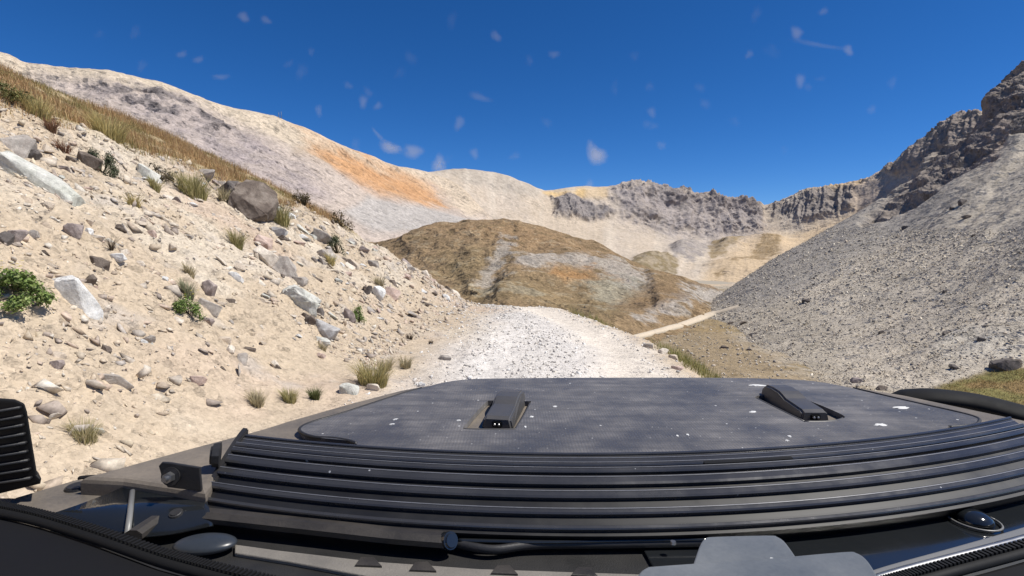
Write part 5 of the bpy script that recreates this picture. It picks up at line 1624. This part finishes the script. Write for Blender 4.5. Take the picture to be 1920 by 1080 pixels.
gpx, gpy, gP = LM
for qx, lab, hh in ((523, 'thin white mast on the left skyline, the shorter of two', 3.2), (528, 'thin white mast on the left skyline, the taller right one', 4.6)):
    colm = np.argmin(np.abs(gpx[230] - qx))
    qpx, qpy = project(gP[:, colm])
    k = np.argmin(qpy + np.where(np.abs(qpx - qx) > 6, 1e5, 0))
    b0 = Vector(gP[k, colm].tolist())
    mst = empty('mast', tuple(b0)); tag(mst, lab, 'mast', 'masts on the left ridge')
    tube('pole', [b0 - Vector((0, 0, 0.6)), b0 + Vector((0, 0, hh))], 0.16, 0.16, M_plate, mst, 8, up=Vector((0, 1, 0)))
    tube('footing', [b0 - Vector((0, 0, 0.6)), b0 + Vector((0, 0, 0.5))], 0.4, 0.4, M_plate, mst, 8, up=Vector((0, 1, 0)))

# ------------------------------------------------------------------ windscreen: clear pane with insect marks and dust on it
def pane_pt(px, py):
    """pixel on the raked pane: 0.42 m ahead at dash height, leaning back over the camera"""
    dx, dz = rays(px, py)
    # plane: y = 0.30 - 0.62 * (z - CZ)
    Yp = 0.30 / (1 + 0.62 * dz)
    return Vector((float(dx * Yp), float(Yp), float(CZ + dz * Yp)))


m, nt, b = new_mat('clear_pane')
tr = N(nt, 'ShaderNodeBsdfTransparent'); nt.links.new(tr.outputs[0], nt.nodes['Material Output'].inputs[0])
nt.nodes.remove(b)
pl = [Vector((x, 0.30 - 0.62 * (z - CZ), z)) for x, z in ((-0.62, 1.27), (1.05, 1.27), (1.0, 1.92), (-0.58, 1.92))]
wsn = mesh_obj('windscreen', np.array([p[:] for p in pl]), [(0, 1, 2, 3)], m, veh)
ms, nt, b = new_mat('insect_mark')
at = N(nt, 'ShaderNodeAttribute', attribute_name='col')
tr = N(nt, 'ShaderNodeBsdfTransparent'); df = N(nt, 'ShaderNodeBsdfTranslucent'); df.inputs[0].default_value = (0.86, 0.80, 0.68, 1)
d2 = N(nt, 'ShaderNodeBsdfDiffuse'); d2.inputs[0].default_value = (0.86, 0.80, 0.68, 1)
ad = N(nt, 'ShaderNodeMixShader'); ad.inputs[0].default_value = 0.5
nt.links.new(df.outputs[0], ad.inputs[1]); nt.links.new(d2.outputs[0], ad.inputs[2])
mx = N(nt, 'ShaderNodeMixShader')
nt.links.new(at.outputs['Fac'], mx.inputs[0]); nt.links.new(tr.outputs[0], mx.inputs[1]); nt.links.new(ad.outputs[0], mx.inputs[2])
nt.links.new(mx.outputs[0], nt.nodes['Material Output'].inputs[0])
nt.nodes.remove(b)


def spot(px, py, rx, ry, alpha, rot=0.0):
    rx, ry, alpha = rx * 1.2, ry * 1.2, alpha * 0.85
    nseg, nring = 14, 4
    V, C = [pane_pt(px, py)], [alpha]
    ph = random.uniform(0, 6)
    for k in range(1, nring + 1):
        t = k / nring
        for j in range(nseg):
            a = 2 * math.pi * j / nseg
            rr = t * (1 + 0.22 * math.sin(2 * a + ph) + 0.12 * math.sin(3 * a + 2 * ph))
            ox, oy = math.cos(a) * rx * rr, math.sin(a) * ry * rr
            V.append(pane_pt(px + ox * math.cos(rot) - oy * math.sin(rot), py + ox * math.sin(rot) + oy * math.cos(rot)))
            C.append(alpha * (1 - t * t) ** 1.5)
    Fc = [(0, 1 + j, 1 + (j + 1) % nseg) for j in range(nseg)]
    for k in range(nring - 1):
        for j in range(nseg):
            a0 = 1 + k * nseg + j; a1 = 1 + k * nseg + (j + 1) % nseg
            Fc.append((a0, a0 + nseg, a1 + nseg, a1))
    nrm_ = Vector((0, -1, -0.62)).normalized() * 0.002
    V = [v + nrm_ for v in V]
    mesh_obj('insect_mark', np.array([v[:] for v in V]), Fc, ms, wsn, cols=np.repeat(np.array(C)[:, None], 3, 1), smooth_sh=True)


for q in ((733, 274, 18, 13, 0.42, 0.2), (712, 252, 16, 5, 0.16, 0.9), (776, 281, 22, 11, 0.33, 0.2), (825, 308, 12, 22, 0.4, -0.4), (1117, 288, 16, 21, 0.5, 0.1), (1105, 268, 8, 8, 0.16, 0), (1490, 60, 15, 10, 0.20, 0.6),
          (1586, 92, 11, 9, 0.24, 0), (1530, 82, 45, 6, 0.09, 0.15), (1497, 149, 11, 12, 0.18, 0), (460, 30, 12, 9, 0.16, 0), (502, 36, 10, 8, 0.12, 0), (862, 228, 11, 12, 0.16, 0), (890, 285, 10, 9, 0.16, 0), (683, 188, 10, 11, 0.16, 0),
          (600, 205, 8, 10, 0.13, 0), (1038, 100, 9, 9, 0.10, 0), (1220, 208, 10, 9, 0.12, 0), (1238, 270, 8, 10, 0.10, 0), (930, 66, 10, 10, 0.13, 0), (900, 180, 20, 8, 0.11, 0.2), (345, 100, 9, 8, 0.11, 0), (376, 110, 9, 8, 0.12, 0),
          (418, 142, 14, 7, 0.11, 0), (1103, 346, 9, 12, 0.2, 0), (710, 196, 8, 8, 0.12, 0), (655, 158, 8, 8, 0.08, 0), (1402, 100, 8, 8, 0.11, 0), (1540, 20, 9, 8, 0.11, 0), (1630, 203, 8, 10, 0.08, 0), (965, 290, 10, 8, 0.07, 0)):
    spot(*q)
for k in range(40):
    spot(random.uniform(150, 1800), random.uniform(10, 330), random.uniform(7, 16), random.uniform(6, 12), random.uniform(0.02, 0.06), random.uniform(0, 3))
